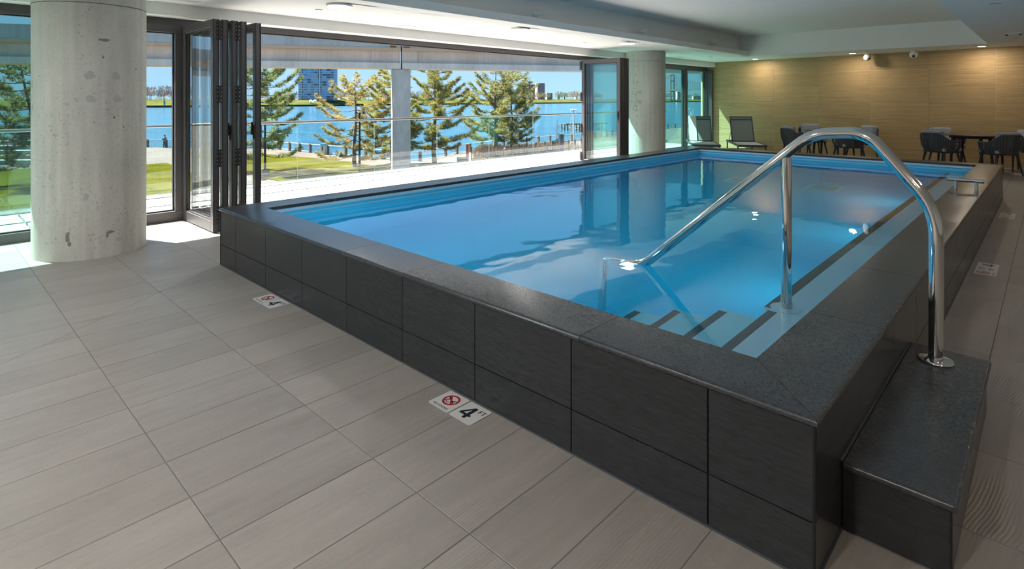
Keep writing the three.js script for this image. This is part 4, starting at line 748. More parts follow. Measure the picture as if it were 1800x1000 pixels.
// ------------------------------------------------------------------ pines
const tuftGeo = (() => { const R = rng(4), P = []; for (let i = 0; i < 20; i++) { const th = R() * Math.PI * 2, ph = Math.acos(mix(-0.35, 1, R())), L = 0.14 + R() * 0.15, d = V(Math.sin(ph) * Math.cos(th), Math.cos(ph), Math.sin(ph) * Math.sin(th)), s = V(R() - 0.5, R() - 0.5, R() - 0.5).cross(d).normalize()  .multiplyScalar(0.012); const o = d.clone().multiplyScalar(0.02); P.push(o.x - s.x, o.y - s.y, o.z - s.z, o.x + s.x, o.y + s.y, o.z + s.z, d.x * L, d.y * L, d.z * L); } const g = new THREE.BufferGeometry(); g.setAttribute('position', new THREE.Float32BufferAttribute(P, 3)); g.computeVertexNormals(); return g; })();
const needleM = mat({ color: [1, 1, 1], roughness: 1, transmission: 0.35, thickness: 0, side: THREE.DoubleSide });
function pine(label, [x, z], H, spread, seed, o = {}) {
  const t = thing('pine_tree', label, 'tree', [x, GY, z], 0, null), R = rng(seed), tint = o.tint || [[0.15, 0.154, 0.066], [0.1, 0.119, 0.0561], [0.2, 0.18, 0.0726]], lean = o.lean || [0, 0], bare = o.bare ?? 0.16, dens = o.density || 1;
  const axis = h => V(lean[0] * h * h / H + 0.12 * Math.sin(h * 0.9 + seed), h, lean[1] * h * h / H + 0.1 * Math.cos(h * 0.8 + seed));
  const r0 = o.trunk || 0.21, trunk = []; for (let k = 0; k < 14; k++) { const a = k / 14 * H, b = (k + 1) / 14 * H; trunk.push(bar(axis(a), axis(b), r0 * (1 - a / H * 0.93), r0 * (1 - b / H * 0.93), 9)); }
  part('trunk', trunk, M.bark, t);
  const limbs = [], spots = [], up = V(0, 1, 0);
  for (let h = H * bare; h < H * 0.99; h += H * 0.062 * (0.75 + 0.5 * R())) {
    const q = (h / H - bare) / (1 - bare), reach = spread * (0.35 + 0.65 * Math.pow(1 - q, 0.62)) * (q < 0.12 ? 0.8 : 1), n = q > 0.85 ? 3 : 4 + Math.floor(R() * 2), a0 = R() * 7;
    for (let k = 0; k < n; k++) {
      if (R() < (o.gaps || 0.12)) continue;
      const a = a0 + k / n * Math.PI * 2 + (R() - 0.5) * 0.7, L = reach * (0.65 + 0.45 * R()), rise = mix(-0.12, 0.75, q) + (R() - 0.5) * 0.25, p0 = axis(h);
      const pt = s => p0.clone().add(V(Math.cos(a) * L * s, L * (rise * s * 0.62 - 0.16 * Math.sin(s * Math.PI) + 0.14 * s * s), Math.sin(a) * L * s));
      const rr = 0.02 + 0.035 * L / spread; for (let s = 0; s < 5; s++) limbs.push(bar(pt(s / 5), pt((s + 1) / 5), rr * (1 - s / 5.5), rr * (1 - (s + 1) / 5.5), 5));
      const nt = Math.floor((4 + L * 2.9) * dens);
      for (let j = 0; j < nt; j++) {                                 // side twigs, denser towards the tip, laid nearly flat
        const s = 0.30 + 0.70 * Math.pow((j + R() * 0.6) / nt, 0.75), side = j % 2 ? 1 : -1, w = L * 0.26 * (1.15 - s) + 0.16, b = pt(s), e = b.clone().add(V(Math.cos(a + side * (0.7 + 0.4 * R())) * w, 0.10 * w + 0.1 * (R() - 0.3), Math.sin(a + side * (0.7 + 0.4 * R())) * w));
        if (j % 2 === 0) limbs.push(bar(b, e, 0.013, 0.006, 4));
        const c = 3 + Math.floor(R() * 3); for (let m = 0; m < c; m++) spots.push([b.clone().lerp(e, (m + 0.5 + R() * 0.5) / c).add(V((R() - 0.5) * 0.16, (R() - 0.2) * 0.12, (R() - 0.5) * 0.16)), 0.8 + R() * 0.75]);
      }
    }
  }
  part('branch', limbs, M.bark, t, null, 'stuff');
  const f = new THREE.InstancedMesh(tuftGeo, needleM, spots.length), m4 = new THREE.Matrix4(), q = new THREE.Quaternion(), col = new THREE.Color();
  spots.forEach(([p, s], i) => { q.setFromEuler(new THREE.Euler((R() - 0.5) * 1.2, R() * 7, (R() - 0.5) * 1.2)); m4.compose(p, q, V(s * 1.25, s * 1.05, s * 1.25)); f.setMatrixAt(i, m4); const w = R(), c = w < 0.5 ? tint[0] : w < 0.5 + (o.dark ?? 0.3) ? tint[1] : tint[2], v = 0.75 + R() * 0.6; col.setRGB(c[0] * v * 1.75, c[1] * v * 1.8, c[2] * v * 1.5); f.setColorAt(i, col); });
  f.name = 'foliage'; f.castShadow = f.receiveShadow = true; tag(f, null, null, null, 'stuff'); t.add(f); void up;
  return t;
}
{
  const yellow = [[0.26, 0.223, 0.0924], [0.2, 0.191, 0.0858], [0.31, 0.212, 0.0924]];
  pine('dark pine seen through the glass left of the near column', at(62, 45), 11.5, 4.8, 31, { lean: [-0.06, 0.1], dark: 0.4 });
  pine('tall green pine rising behind the left folded doors', at(455, 52), 11.5, 4.6, 12, { trunk: 0.25, tint: [[0.17, 0.201, 0.0858], [0.125, 0.159, 0.0726], [0.24, 0.239, 0.106]] });
  pine('sparse yellowing pine left of the guideway column', at(624, 55.5), 9.2, 4.6, 17, { tint: yellow, gaps: 0.22, density: 0.8, dark: 0.25, trunk: 0.23 });
  pine('yellow green pine partly hidden by the guideway column', at(690, 59), 9.6, 4.0, 23, { tint: [[0.26, 0.244, 0.0858], [0.2, 0.201, 0.0792], [0.29, 0.228, 0.0858]] });
  pine('dense olive pine right of the guideway column', at(764, 57.5), 10.8, 4.4, 29, { bare: 0.2, tint: [[0.22, 0.212, 0.066], [0.145, 0.159, 0.066], [0.275, 0.223, 0.0792]], trunk: 0.26, density: 1.15 });
  pine('broad pine with its crown against the sky, right of centre', at(871, 68), 10.6, 5.4, 37, { bare: 0.24, tint: [[0.21, 0.212, 0.0792], [0.145, 0.159, 0.0726], [0.26, 0.217, 0.0858]], trunk: 0.34, density: 1.1 });
  pine('rightmost pine with low branches reaching towards the river', at(899, 71), 9.4, 5.0, 43, { bare: 0.2, tint: [[0.18, 0.185, 0.0792], [0.13, 0.143, 0.0726], [0.23, 0.201, 0.0858]] });
}
// ------------------------------------------------------------------ park furniture
{
  const pole = mat({ color: [0.05, 0.055, 0.06], roughness: 0.5 }), pale = mat({ color: [0.72, 0.72, 0.70], roughness: 0.5 }), grey = mat({ color: [0.36, 0.35, 0.34], roughness: 0.8 }), glow = mat({ color: [0.85, 0.85, 0.82], roughness: 0.3 });
  function lampPost(u, d, top, label) {
    const [x, z] = at(u, d), l = thing('street_lamp', label, 'lamp post', [x, GY, z], YAW); const h = top - GY;
    part('base', [cyl(0.38, 0.34, 0.5, 0, 0, 0, 20)], grey, l); part('pole', cyl(0.10, 0.075, h - 0.5, 0, 0.5, 0, 14), pole, l);
    for (const s of [-1, 1]) { const hd = part('lamp_head', [cyl(0.16, 0.10, 0.16, s * 0.3, h - 0.1, 0, 16), bar(V(0, h - 0.12, 0), V(s * 0.3, h + 0.02, 0), 0.03)], pole, l); part('lens', cyl(0.13, 0.14, 0.03, s * 0.3, h - 0.13, 0, 16), glow, hd); }
  }
  lampPost(466, 50.5, 0.95, 'dark two headed lamp post beside the left folded doors'); lampPost(632, 47.5, 0.4, 'dark two headed lamp post in front of the yellowing pine');
  function paleLamp(u, d, top, label) { const [x, z] = at(u, d), l = thing('street_lamp', label, 'lamp post', [x, GY, z], YAW); part('pole', cyl(0.11, 0.09, top - GY, 0, 0, 0, 14), pale, l); part('lamp_head', rb(-0.45, 0.45, top - GY - 0.05, top - GY + 0.12, -0.2, 0.2, 0.04), pale, l); }
  paleLamp(1008.5, 80, -0.05, 'pale flat topped lamp post seen left of the right door stack'); paleLamp(1215, 118, -0.6, 'pale flat topped lamp post seen through the tinted pane');
  { const [x, z] = at(568.5, 69), b = thing('litter_bin', 'white litter bin with a blue lid by the promenade railing', 'bin', [x, GY, z], YAW); part('body', rb(-0.3, 0.3, 0, 1.15, -0.3, 0.3, 0.04), pale, b); part('lid', rb(-0.32, 0.32, 1.15, 1.3, -0.32, 0.32, 0.05), mat({ color: [0.05, 0.35, 0.6], roughness: 0.5 }), b); part('slot', rb(-0.1, 0.02, 0.5, 1.0, 0.285, 0.304, 0.004), pole, b); }
  { const [x, z] = at(821.5, 58.6), p = thing('red_post', 'tall red post standing on the plaza right of the column', 'post', [x, GY, z]); part('shaft', cyl(0.15, 0.14, 1.95, 0, 0, 0, 20), M.red, p); part('band', cyl(0.153, 0.152, 0.1, 0, 0.62, 0, 20), pale, p); part('cap', new THREE.SphereGeometry(0.14, 16, 8, 0, 7, 0, Math.PI / 2).translate(0, 1.95, 0), M.red, p); }
  { const [x, z] = at(813, 57), w = thing('planter_wall', 'low grey concrete wall beside the red post', 'wall', [x, GY, z], YAW + 0.2); part('block', rb(-0.55, 0.5, 0, 0.85, -0.2, 0.2, 0.02), grey, w); part('coping', rb(-0.58, 0.53, 0.85, 0.92, -0.23, 0.23, 0.015), mat({ color: [0.5, 0.49, 0.47], roughness: 0.8 }), w);
    const [x2, z2] = at(799, 55.5), k = thing('stone_block', 'small stone block on the plaza left of the red post', 'block', [x2, GY, z2], YAW); part('block', rb(-0.22, 0.22, 0, 0.42, -0.2, 0.2, 0.03), grey, k); }
  { const [x, z] = at(986.5, 70), m = thing('park_pillar', 'grey metal park pillar standing near the right door stack', 'pillar', [x, GY, z], YAW - 0.3); part('slab', rb(-0.1, 0.32, 0, 2.4, -0.2, 0.2, 0.02), mat({ color: [0.22, 0.22, 0.23], roughness: 0.6 }), m); part('face', rb(-0.3, -0.08, 0, 2.42, -0.16, 0.24, 0.02), mat({ color: [0.62, 0.63, 0.65], metalness: 0.6, roughness: 0.35 }), m);
    const [x3, z3] = at(978, 71), g = thing('metal_gate', 'dark slatted gate beside the grey park pillar', 'gate', [x3, GY, z3], YAW + 0.1); for (let k = 0; k < 7; k++) part('slat', rb(-0.55 + k * 0.13, -0.47 + k * 0.13, 0.05, 1.45 + k * 0.06, -0.03, 0.03, 0.008, 1), pole, g); part('rail', [rb(-0.57, 0.42, 0.2, 0.27, -0.035, -0.02, 0.004), rb(-0.57, 0.42, 1.3, 1.37, -0.035, -0.02, 0.004)], pole, g); }
  { // black estate fence round the planting
    const f = thing('metal_fence', 'thin black metal fence in front of the brown reeds', 'fence'); const pts = [[829, 282], [884, 279], [926, 274], [958, 270], [1000, 266], [1032, 262]].map(p => gnd(...p)); const thin = [];
    for (let i = 0; i < pts.length - 1; i++) { const a = V(pts[i][0], GY, pts[i][1]), b = V(pts[i + 1][0], GY, pts[i + 1][1]), n = Math.max(2, Math.round(a.distanceTo(b) / 1.6)); for (let k = 0; k < n; k++) { const p = a.clone().lerp(b, k / n); part('post', rb(p.x - 0.05, p.x + 0.05, GY, GY + 1.5, p.z - 0.05, p.z + 0.05, 0.01, 1), pole, f); } for (const y of [0.2, 0.75, 1.3]) thin.push(bar(V(a.x, GY + y, a.z), V(b.x, GY + y, b.z), 0.018, 0.018, 5)); }
    part('rail', thin, pole, f, null, 'stuff');
  }
  function reeds(label, pts, h, col, seed) {                           // clipped brown ornamental grass: uncountable blades
    const R = rng(seed), P = [], N = [], C = []; const poly = pts.map(p => gnd(...p)); let x0 = 1e9, x1 = -1e9, z0 = 1e9, z1 = -1e9; poly.forEach(([x, z]) => { x0 = Math.min(x0, x); x1 = Math.max(x1, x); z0 = Math.min(z0, z); z1 = Math.max(z1, z); });
    const inside = (x, z) => { let c = false; for (let i = 0, j = poly.length - 1; i < poly.length; j = i++) if ((poly[i][1] > z) !== (poly[j][1] > z) && x < (poly[j][0] - poly[i][0]) * (z - poly[i][1]) / (poly[j][1] - poly[i][1]) + poly[i][0]) c = !c; return c; };
    for (let k = 0; k < 9000; k++) { const x = mix(x0, x1, R()), z = mix(z0, z1, R()); if (!inside(x, z)) continue; const a = R() * 7, L = h * (0.6 + 0.5 * R()), w = 0.035, dx = (R() - 0.5) * 0.3, dz = (R() - 0.5) * 0.3, v = 0.6 + R() * 0.7; P.push(x - Math.cos(a) * w, GY + 0.1, z - Math.sin(a) * w, x + Math.cos(a) * w, GY + 0.1, z + Math.sin(a) * w, x + dx, GY + 0.1 + L, z + dz); for (let i = 0; i < 3; i++) C.push(col[0] * v, col[1] * v, col[2] * v); }
    const g = new THREE.BufferGeometry(); g.setAttribute('position', new THREE.Float32BufferAttribute(P, 3)); g.setAttribute('color', new THREE.Float32BufferAttribute(C, 3)); g.computeVertexNormals(); void N;
    tag(part('ornamental_grass', g, mat({ color: [1, 1, 1], vertexColors: true, roughness: 1, side: THREE.DoubleSide }), scene), label, 'grass', null, 'stuff');
  }
  reeds('dry brown reed hedge behind the red post and black fence', [[830, 279], [842, 266], [880, 263], [884, 275]], 1.0, [0.40, 0.27, 0.18], 3);
  reeds('long dry brown reed bed below the rightmost pines', [[886, 276], [890, 263], [985, 258], [1026, 261], [1000, 262], [930, 274]], 0.9, [0.36, 0.25, 0.17], 5);
  for (let i = 0; i < 5; i++) { const a = gnd(-160, 255 + i * 9), b = gnd(76, 253 + i * 9), A = V(a[0], GY, a[1]), B = V(b[0], GY, b[1]), c = A.clone().lerp(B, 0.5), w = thing('seat_wall', ['long low seat wall nearest the river at the left edge', 'second low seat wall from the river at the left edge', 'middle one of the five low seat walls at the left edge', 'fourth low seat wall from the river at the left edge', 'low seat wall nearest the building at the left edge'][i], 'seat wall', [c.x, GY, c.z], Math.atan2(B.x - A.x, B.z - A.z)), L = A.distanceTo(B) / 2; part('block', rb(-0.22, 0.22, 0, 0.42, -L, L, 0.02), grey, w); part('cap', rb(-0.27, 0.27, 0.42, 0.5, -L, L, 0.015), pale, w); }
  { // small bare tree by the water
    const [x, z] = at(978.5, 84), t = thing('bare_sapling', 'small leafless sapling by the water at right', 'tree', [x, GY, z]), R = rng(6), L = []; part('trunk', bar(V(0, 0, 0), V(0.1, 3.6, 0), 0.06, 0.015, 7), M.bark, t); for (let k = 0; k < 26; k++) { const h = 0.7 + R() * 2.8, a = R() * 7, l = (3.9 - h) * 0.35; L.push(bar(V(0.03 * h, h, 0), V(0.03 * h + Math.cos(a) * l, h + l * 1.1, Math.sin(a) * l), 0.018, 0.007, 4)); } part('branch', L, M.bark, t, null, 'stuff');
  }
  { // timber pier in the river
    const a = at(990, 160), b = at(1064, 166), A = V(a[0], 0, a[1]), B = V(b[0], 0, b[1]), c = A.clone().lerp(B, 0.5), L = A.distanceTo(B) / 2, p = thing('timber_pier', 'dark timber pier on piles standing in the river at right', 'pier', [c.x, WY, c.z], Math.atan2(B.x - A.x, B.z - A.z)), w = mat({ color: [0.16, 0.12, 0.09], roughness: 1 });
    part('deck', rb(-1.4, 1.4, 1.75, 2.05, -L, L, 0.02), w, p); for (let k = 0; k <= 14; k++) part('pile', cyl(0.2, 0.18, 1.9, 1.35, -0.1, -L + 0.3 + k * (2 * L - 0.6) / 14, 10), w, p); part('brace', Array.from({ length: 6 }, (_, k) => sbar(V(1.2, 0.3, -L + k * 2 * L / 6), V(1.2, 1.7, -L + (k + 1) * 2 * L / 6), 0.12, 0.14)), mat({ color: [0.5, 0.47, 0.44], roughness: 0.9 }), p);
  }
  { const [x, z] = at(1237, 137), p = thing('rescue_post', 'red rescue equipment post seen through the rightmost tinted pane', 'post', [x, GY, z], YAW); part('post', cyl(0.08, 0.08, 1.5, 0, 0, 0, 10), pole, p); part('cabinet', rb(-0.3, 0.3, 0.5, 1.5, -0.12, 0.12, 0.05), M.red, p); part('ring', new THREE.TorusGeometry(0.3, 0.07, 8, 20).translate(0, 1.75, 0), pale, p); }
}
{ // person at the railing, seen from behind: one continuous body, clothes over it
  const [x, z] = at(289.5, 78.6), who = thing('person', 'person in a grey jacket and jeans standing at the promenade railing', 'person', [x, GY, z], YAW - 0.1);
  const J = { head: [0, 1.62, 0.01], neck: [0, 1.46, 0.02], chest: [0, 1.28, 0.03], waist: [0, 1.03, 0.02], hip: [0, 0.92, 0.02] };
  const caps = [[J.head, [0, 1.67, -0.01], 0.098, 0.10], [J.neck, [0, 1.55, 0.01], 0.055, 0.055], [J.chest, J.waist, 0.15, 0.13], [[-0.14, 1.37, 0.03], [0.14, 1.37, 0.03], 0.085, 0.085], [J.waist, J.hip, 0.135, 0.14]];
  for (const s of [-1, 1]) caps.push([[s * 0.18, 1.38, 0.03], [s * 0.27, 1.13, 0.06], 0.062, 0.05], [[s * 0.27, 1.13, 0.06], [s * 0.16, 1.0, -0.14], 0.048, 0.038], [[s * 0.16, 1.0, -0.14], [s * 0.11, 0.99, -0.2], 0.035, 0.03], [[s * 0.09, 0.9, 0.02], [s * 0.12, 0.5, 0.0], 0.09, 0.062], [[s * 0.12, 0.5, 0.0], [s * 0.15, 0.09, 0.03], 0.06, 0.042], [[s * 0.15, 0.05, 0.05], [s * 0.17, 0.035, -0.12], 0.042, 0.036]);
  const field = (list, grow, keep) => {
    const n = 84, size = 0.95, mc = new MarchingCubes(n, new THREE.MeshBasicMaterial(), false, false, 60000); mc.isolation = 0;
    for (let k = 0; k < n; k++) for (let j = 0; j < n; j++) for (let i = 0; i < n; i++) {
      const X = (i / (n / 2) - 1) * size, Y = (j / (n / 2) - 1) * size + 0.9, Z = (k / (n / 2) - 1) * size; let m = 9;
      for (const [a, b, ra, rb2] of list) { const bx_ = b[0] - a[0], by = b[1] - a[1], bz = b[2] - a[2], t = clamp(((X - a[0]) * bx_ + (Y - a[1]) * by + (Z - a[2]) * bz) / (bx_ * bx_ + by * by + bz * bz)), d = Math.hypot(X - a[0] - bx_ * t, Y - a[1] - by * t, Z - a[2] - bz * t) - mix(ra, rb2, t) - grow, h = Math.max(0.05 - Math.abs(m - d), 0) / 0.05; m = Math.min(m, d) - h * h * 0.0125; }
      if (keep && !keep(X, Y, Z)) m = Math.max(m, 0.02);
      mc.field[i + j * n + k * n * n] = -m;
    }
    mc.update(); const g = new THREE.BufferGeometry(); g.setAttribute('position', new THREE.BufferAttribute(mc.positionArray.slice(0, mc.count * 3), 3)); g.setAttribute('normal', new THREE.BufferAttribute(mc.normalArray.slice(0, mc.count * 3), 3)); g.scale(size, size, size); g.translate(0, 0.9, 0); return g;
  };
  part('body', field(caps, 0), mat({ color: [0.45, 0.30, 0.22], roughness: 0.7 }), who);
  part('jacket', field(caps.filter((c, i) => ![0, 1].includes(i)), 0.022, (X, Y) => Y > 0.86 && Y < 1.47), mat({ color: [0.24, 0.215, 0.19], roughness: 0.95 }), who);
  part('jeans', field(caps.slice(4), 0.016, (X, Y, Z) => Y > 0.08 && Y < 0.96 && Math.abs(X) < 0.24 && Z > -0.13), mat({ color: [0.07, 0.11, 0.2], roughness: 0.95 }), who);
  part('hair', field([[[0, 1.68, 0.02], [0, 1.64, 0.04], 0.1, 0.092]], 0.006, (X, Y, Z) => Y > 1.6 || Z > 0), mat({ color: [0.06, 0.045, 0.035], roughness: 0.9 }), who);
}
// ------------------------------------------------------------------ far bank
{
  const far = [[-700, 520], [0, 560], [300, 600], [460, 650], [540, 690], [640, 760], [750, 860], [860, 980], [960, 1110], [1040, 1250], [1100, 1400], [1171, 1620], [1250, 1850], [1500, 2400]];
  const bank = structure('far_bank', 'low green bank along the far side of the river');
  const wallP = [], grassP = [];
  const quad = (P, a, b, c, d) => P.push(...a, ...b, ...c, ...a, ...c, ...d);
  for (let i = 0; i < far.length - 1; i++) {
    const [u0, d0] = far[i], [u1, d1] = far[i + 1], p = (u, d, y) => { const q = at(u, d); return [q[0], y, q[1]]; };
    quad(wallP, p(u0, d0, WY - 0.5), p(u1, d1, WY - 0.5), p(u1, d1, WY + 2.2), p(u0, d0, WY + 2.2));
    quad(grassP, p(u0, d0, WY + 2.2), p(u1, d1, WY + 2.2), p(u1, d1 * 1.02, WY + 2.4), p(u0, d0 * 1.02, WY + 2.4));
    quad(grassP, p(u0, d0 * 1.02, WY + 2.4), p(u1, d1 * 1.02, WY + 2.4), p(u1, d1 * 1.07, 0.0), p(u0, d0 * 1.07, 0.0));
    quad(grassP, p(u0, d0 * 1.07, 0.0), p(u1, d1 * 1.07, 0.0), p(u1, d1 * 2.2, 1.0), p(u0, d0 * 2.2, 1.0));
  }
  const geo = P => { const g = new THREE.BufferGeometry(); g.setAttribute('position', new THREE.Float32BufferAttribute(P, 3)); g.computeVertexNormals(); return boxUV(g); };
  part('sea_wall', geo(wallP), mat({ color: [0.05, 0.05, 0.055], roughness: 1, side: THREE.DoubleSide }), bank);
  part('grass_slope', geo(grassP), mat({ color: [0.135, 0.15, 0.055], specularIntensity: 0, roughness: 1, side: THREE.DoubleSide, map: rep(T.grass, 1 / 80, 1 / 80) }), bank);

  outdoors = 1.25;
  // residential tower
  const tower = (() => {
    const [x, z] = at(559.5, 765), t = thing('residential_tower', 'tall blue glazed residential tower across the river', 'building', [x, -0.5, z], YAW + 0.12), W = 47, D = 26, F = 21, fh = 3.25;
    const wallM = mat({ color: [0.26, 0.31, 0.38], roughness: 0.7 }), slabM = mat({ color: [0.40, 0.43, 0.48], roughness: 0.8 }), glassA = mat({ color: [0.09, 0.20, 0.36], roughness: 0.15 }), glassB = mat({ color: [0.15, 0.29, 0.47], roughness: 0.15 }), darkM = mat({ color: [0.06, 0.07, 0.09], roughness: 0.5 });
    part('wall', bx(-W / 2 + 1, W / 2 - 1, 0, F * fh, -D / 2, D / 2 - 1.2), wallM, t);
    const slab = rb(-W / 2, W / 2, 0, 0.5, -D / 2, D / 2, 0.05, 1), bays = [[-23, -19.2, 0], [-18.4, -17, 2], [-15.6, -11.8, 0], [-11.2, -7.2, 1], [-6.6, -3, 0], [-2.4, 0.6, 1], [2.0, 3.6, 2], [5.4, 6.6, 2], [8, 13, 1], [13.3, 18.4, 1], [19.4, 21.0, 2], [21.4, 23.2, 0]];
    const geos = bays.map(([a, b]) => bx(a, b, 0, fh - 0.95, D / 2 - 1.25, D / 2 - 0.9));
    for (let f = 0; f < F; f++) { const s = part('floor_slab', slab, slabM, t); s.position.y = f * fh + fh - 0.5; bays.forEach((b, k) => { if (f * bays.length > 290) return; const w = part('window', geos[k], [glassA, glassB, darkM][(b[2] + (hash2(f, k, 3) < 0.25 ? 1 : 0)) % 3], t); w.position.y = f * fh + 0.45; }); }
    part('pier', [bx(3.9, 5.1, 0, F * fh - 10, D / 2 - 1.2, D / 2 + 0.2), bx(-19, -18.5, 0, F * fh, D / 2 - 1.2, D / 2 + 0.1)], slabM, t);
    part('roof', rb(-W / 2 + 4, W / 2 - 4, F * fh, F * fh + 4, -D / 2 + 4, D / 2 - 4, 0.1, 1), wallM, t);
    return t;
  })(); void tower;
  function block(label, u, d, w, h, dep, turn, col, rows, cols, y0 = -0.5) {
    const [x, z] = at(u, d), b = thing('apartment_block', label, 'building', [x, y0, z], YAW + turn), wm = mat({ color: col, roughness: 0.9 }), gm = mat({ color: [0.10, 0.11, 0.14], roughness: 0.3 });
    part('wall', bx(-w / 2, w / 2, 0, h, -dep / 2, dep / 2), wm, b); part('roof', rb(-w / 2 - 0.3, w / 2 + 0.3, h, h + 0.8, -dep / 2 - 0.3, dep / 2 + 0.3, 0.1, 1), wm, b);
    const g = bx(-w / cols * 0.3, w / cols * 0.3, -h / rows * 0.28, h / rows * 0.28, -0.1, 0.15); for (let i = 0; i < cols; i++) for (let j = 0; j < rows; j++) { const q = part('window', g, gm, b); q.position.set(-w / 2 + (i + 0.5) * w / cols, (j + 0.5) * h / rows, dep / 2); }
    return b;
  }
  block('red brick apartment slab far across the river at right, tallest', 949, 1290, 17, 37, 24, 0.2, [0.19, 0.135, 0.14], 9, 2);
  block('purple brown apartment slab far across the river, left of the tallest one', 935, 1330, 20, 35, 24, 0.1, [0.15, 0.12, 0.15], 8, 3);
  block('reddish apartment slab farthest left of the distant brick group', 921, 1300, 15, 27, 24, 0.3, [0.20, 0.135, 0.13], 7, 2);
  block('low red brick house row far across the river beside the slabs', 965, 1262, 12, 15, 14, 0.2, [0.2, 0.135, 0.12], 3, 3);
  block('red brick block on the far bank seen past the near column', 318, 668, 16, 9.5, 10, 0.0, [0.17, 0.075, 0.055], 3, 4);
  block('low purple brick row left of the residential tower', 503, 745, 18, 6.5, 12, 0.05, [0.14, 0.085, 0.085], 2, 7);
  { const [x, z] = at(777.5, 1500), s = thing('chimney', 'thin grey chimney on the far horizon', 'chimney', [x, 0, z]); part('stack', cyl(2.4, 1.7, 27, 0, 0, 0, 14), mat({ color: [0.33, 0.31, 0.33], roughness: 1 }), s); part('rim', cyl(2.0, 2.0, 1, 0, 27, 0, 14), M.cord, s); }
  { const [x, z] = at(1012.5, 1500), s = thing('church_spire', 'small dark spire above the far tree line at right', 'spire', [x, 0, z]); part('tower', bx(-3, 3, 0, 14, -3, 3), mat({ color: [0.30, 0.32, 0.33], roughness: 1 }), s); part('spire', cyl(2.6, 0.3, 9, 0, 14, 0, 8), mat({ color: [0.22, 0.27, 0.27], roughness: 1 }), s); }
  for (const [u, i] of [[546.5, 0], [553.5, 1]]) { const [x, z] = at(u, 716), t = thing('event_tent', i ? 'right one of two white tents before the tower' : 'left one of two white tents before the tower', 'tent', [x, -2.5, z], YAW); part('canopy', cyl(2.3, 0.2, 1.6, 0, 1.6, 0, 12), mat({ color: [0.8, 0.8, 0.78], roughness: 0.8 }), t); part('side', cyl(2.2, 2.2, 1.7, 0, 0, 0, 12), mat({ color: [0.7, 0.7, 0.7], roughness: 0.8 }), t); }
  { const [x, z] = at(289, 606), m = thing('channel_marker', 'narrow blue marker on the far sea wall', 'marker', [x, WY + 2.1, z], YAW); part('panel', rb(-0.9, 0.9, 0.4, 5.2, -0.2, 0.2, 0.05), mat({ color: [0.03, 0.22, 0.35], roughness: 0.6 }), m); part('foot', bx(-1.2, 1.2, 0, 0.45, -0.5, 0.5), M.concreteFar, m); }

  // bare spring trees
  const crown = (seed, col) => {                                      // haze of upright twigs
    const R = rng(seed), P = [], twig = (x, y, z, dx, dy, dz, w) => { const s = V(dx, dy, dz).cross(V(R() - 0.5, R() - 0.5, R() - 0.5)).normalize().multiplyScalar(w); P.push(x - s.x, y - s.y, z - s.z, x + s.x, y + s.y, z + s.z, x + dx, y + dy, z + dz); };
    for (let k = 0; k < 9; k++) { const a = R() * 7, l = 0.35 + R() * 0.3; twig(0, 0.28 + R() * 0.2, 0, Math.cos(a) * l * 0.6, l * 0.9, Math.sin(a) * l * 0.6, 0.014); }
    for (let k = 0; k < 330; k++) { const a = R() * 7, cy = 0.32 + R() * 0.6, r = Math.sqrt(R()) * 0.55 * Math.sqrt(Math.max(0.08, 1 - Math.pow((cy - 0.58) / 0.44, 2))), l = 0.09 + R() * 0.12; twig(Math.cos(a) * r, cy, Math.sin(a) * r, Math.cos(a) * l * 0.7 + (R() - 0.5) * 0.08, l * (0.3 + R()), Math.sin(a) * l * 0.7 + (R() - 0.5) * 0.08, 0.016); }
    const g = new THREE.BufferGeometry(); g.setAttribute('position', new THREE.Float32BufferAttribute(P, 3)); g.computeVertexNormals(); return [g, mat({ color: col, roughness: 1, side: THREE.DoubleSide })];
  };
  const kinds = [crown(1, [0.20, 0.165, 0.17]), crown(2, [0.24, 0.195, 0.175]), crown(3, [0.17, 0.165, 0.135]), crown(4, [0.13, 0.155, 0.08])], bloom = crown(5, [0.36, 0.33, 0.26]), ever = (() => { const L = []; for (let k = 0; k < 5; k++) L.push(new THREE.ConeGeometry(0.36 - k * 0.06, 0.42, 9).translate(0, 0.25 + k * 0.19, 0)); return [join(L), mat({ color: [0.05, 0.09, 0.05], roughness: 1 })]; })();
  const protos = new Map(), placed = [];
  function farTree(k, u, d, h, y, turn) {
    const spec = k < 4 ? kinds[k] : k === 4 ? bloom : ever, [x, z] = at(u, d), name = k < 4 ? 'bare_tree' : k === 4 ? 'blossom_tree' : 'spruce_tree';
    const lab = k < 4 ? 'hazy leafless tree in the tree line on the far bank' : k === 4 ? 'pale blossoming tree at the foot of the far tree line' : 'dark pointed spruce in the far tree line at right', grp = k < 4 ? 'leafless trees on the far bank' : k === 4 ? 'blossoming trees on the far bank' : 'spruces on the far bank';
    if (placed.some(q => Math.hypot(q[0] - x, q[1] - z) < (q[2] + h) * 0.36)) return; placed.push([x, z, h]);
    let t; if (protos.has(k)) t = copyOf(protos.get(k), [x, y, z], turn); else { t = thing(name, lab, 'tree', [x, y, z], turn, grp); part('trunk', bar(V(0, 0, 0), V(0, 0.55, 0), 0.03, 0.018, 6), M.bark, t); part('crown', spec[0], spec[1], t); protos.set(k, t); }
    t.scale.set(h * 0.8, h, h * 0.8);
  }
  const R = rng(55), span = (u0, u1, n, hp, kindsOf) => { for (let i = 0; i < n; i++) { const u = mix(u0, u1, (i + R() * 0.9) / n); let j = 0; while (j < far.length - 2 && far[j + 1][0] < u) j++; const d = mix(far[j][1], far[j + 1][1], (u - far[j][0]) / (far[j + 1][0] - far[j][0])) * (1.075 + R() * 0.12); farTree(kindsOf[Math.floor(R() * kindsOf.length)], u, d, hp * d / 1000 * (0.75 + R() * 0.45), -0.3, R() * 6); } };
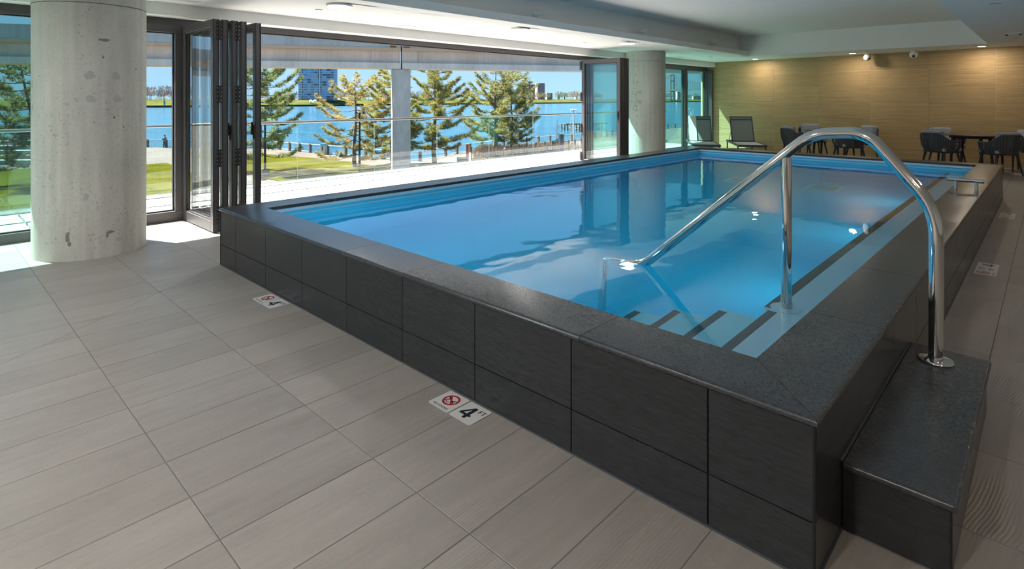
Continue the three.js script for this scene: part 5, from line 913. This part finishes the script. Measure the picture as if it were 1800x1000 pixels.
  span(-60, 60, 14, 22, [0, 1, 2]); span(232, 336, 22, 22, [0, 0, 1]); span(236, 330, 9, 7, [4]); span(455, 530, 16, 10, [0, 1, 4]); span(585, 720, 26, 15, [1, 2, 0, 3]); span(720, 930, 34, 14, [0, 1, 2, 3]); span(930, 1060, 30, 13, [2, 3, 3, 1]); span(975, 1012, 6, 11, [5]); span(1150, 1260, 16, 10, [2, 3]);

  // suspension bridge down river
  {
    const tw = at(1182, 1640), ends = [at(1120, 1960), at(1330, 1010)], dir = V(ends[1][0] - ends[0][0], 0, ends[1][1] - ends[0][1]), yaw = Math.atan2(dir.x, dir.z);
    const b = thing('suspension_bridge', 'long suspension bridge seen through the green tinted panes', 'bridge', [tw[0], 0, tw[1]], yaw), sm = mat({ color: [0.05, 0.06, 0.065], roughness: 0.8 });
    const dirl = dir.clone().normalize(), L1 = V(ends[1][0] - tw[0], 0, ends[1][1] - tw[1]).dot(dirl), L0 = 420, H = 72, DY = 27;
    part('tower', [bx(-6, -3.6, -8, H, -2, 2), bx(3.6, 6, -8, H, -2, 2), bx(-4, 4, H - 3, H, -1.5, 1.5), bx(-4, 4, H * 0.72, H * 0.72 + 2.5, -1.5, 1.5), bx(-4, 4, DY - 5, DY - 2, -1.5, 1.5)], sm, b);
    part('deck', bx(-6, 6, DY - 2.2, DY + 1.5, -L0, L1), sm, b);
    const sag = s => s >= 0 ? DY + 4 + (H - DY - 4) * Math.pow(1 - Math.min(s / 480, 1), 2) : mix(H, DY, Math.min(-s / 380, 1)), cab = [], han = [];
    for (const x of [-5, 5]) { for (let s = -380; s < Math.min(L1, 480); s += 20) cab.push(bar(V(x, sag(s), s), V(x, sag(s + 20), s + 20), 0.7, 0.7, 5)); for (let s = -360; s < Math.min(L1, 480); s += 18) han.push(bar(V(x, DY, s), V(x, sag(s), s), 0.25, 0.25, 4)); }
    part('main_cable', cab, sm, b, null, 'stuff'); part('hanger', han, sm, b, null, 'stuff');
    block('pale industrial block under the distant bridge, left', 1192, 1760, 10, 24, 16, 0, [0.42, 0.44, 0.46], 4, 2, -1); block('pale industrial block under the distant bridge, right', 1224, 1960, 26, 12, 16, 0, [0.36, 0.38, 0.38], 2, 5, -1);
  }
}
scene.traverse(o => { if (o.isLight && o.shadow) o.castShadow = true; });
renderer.render(scene, camera);
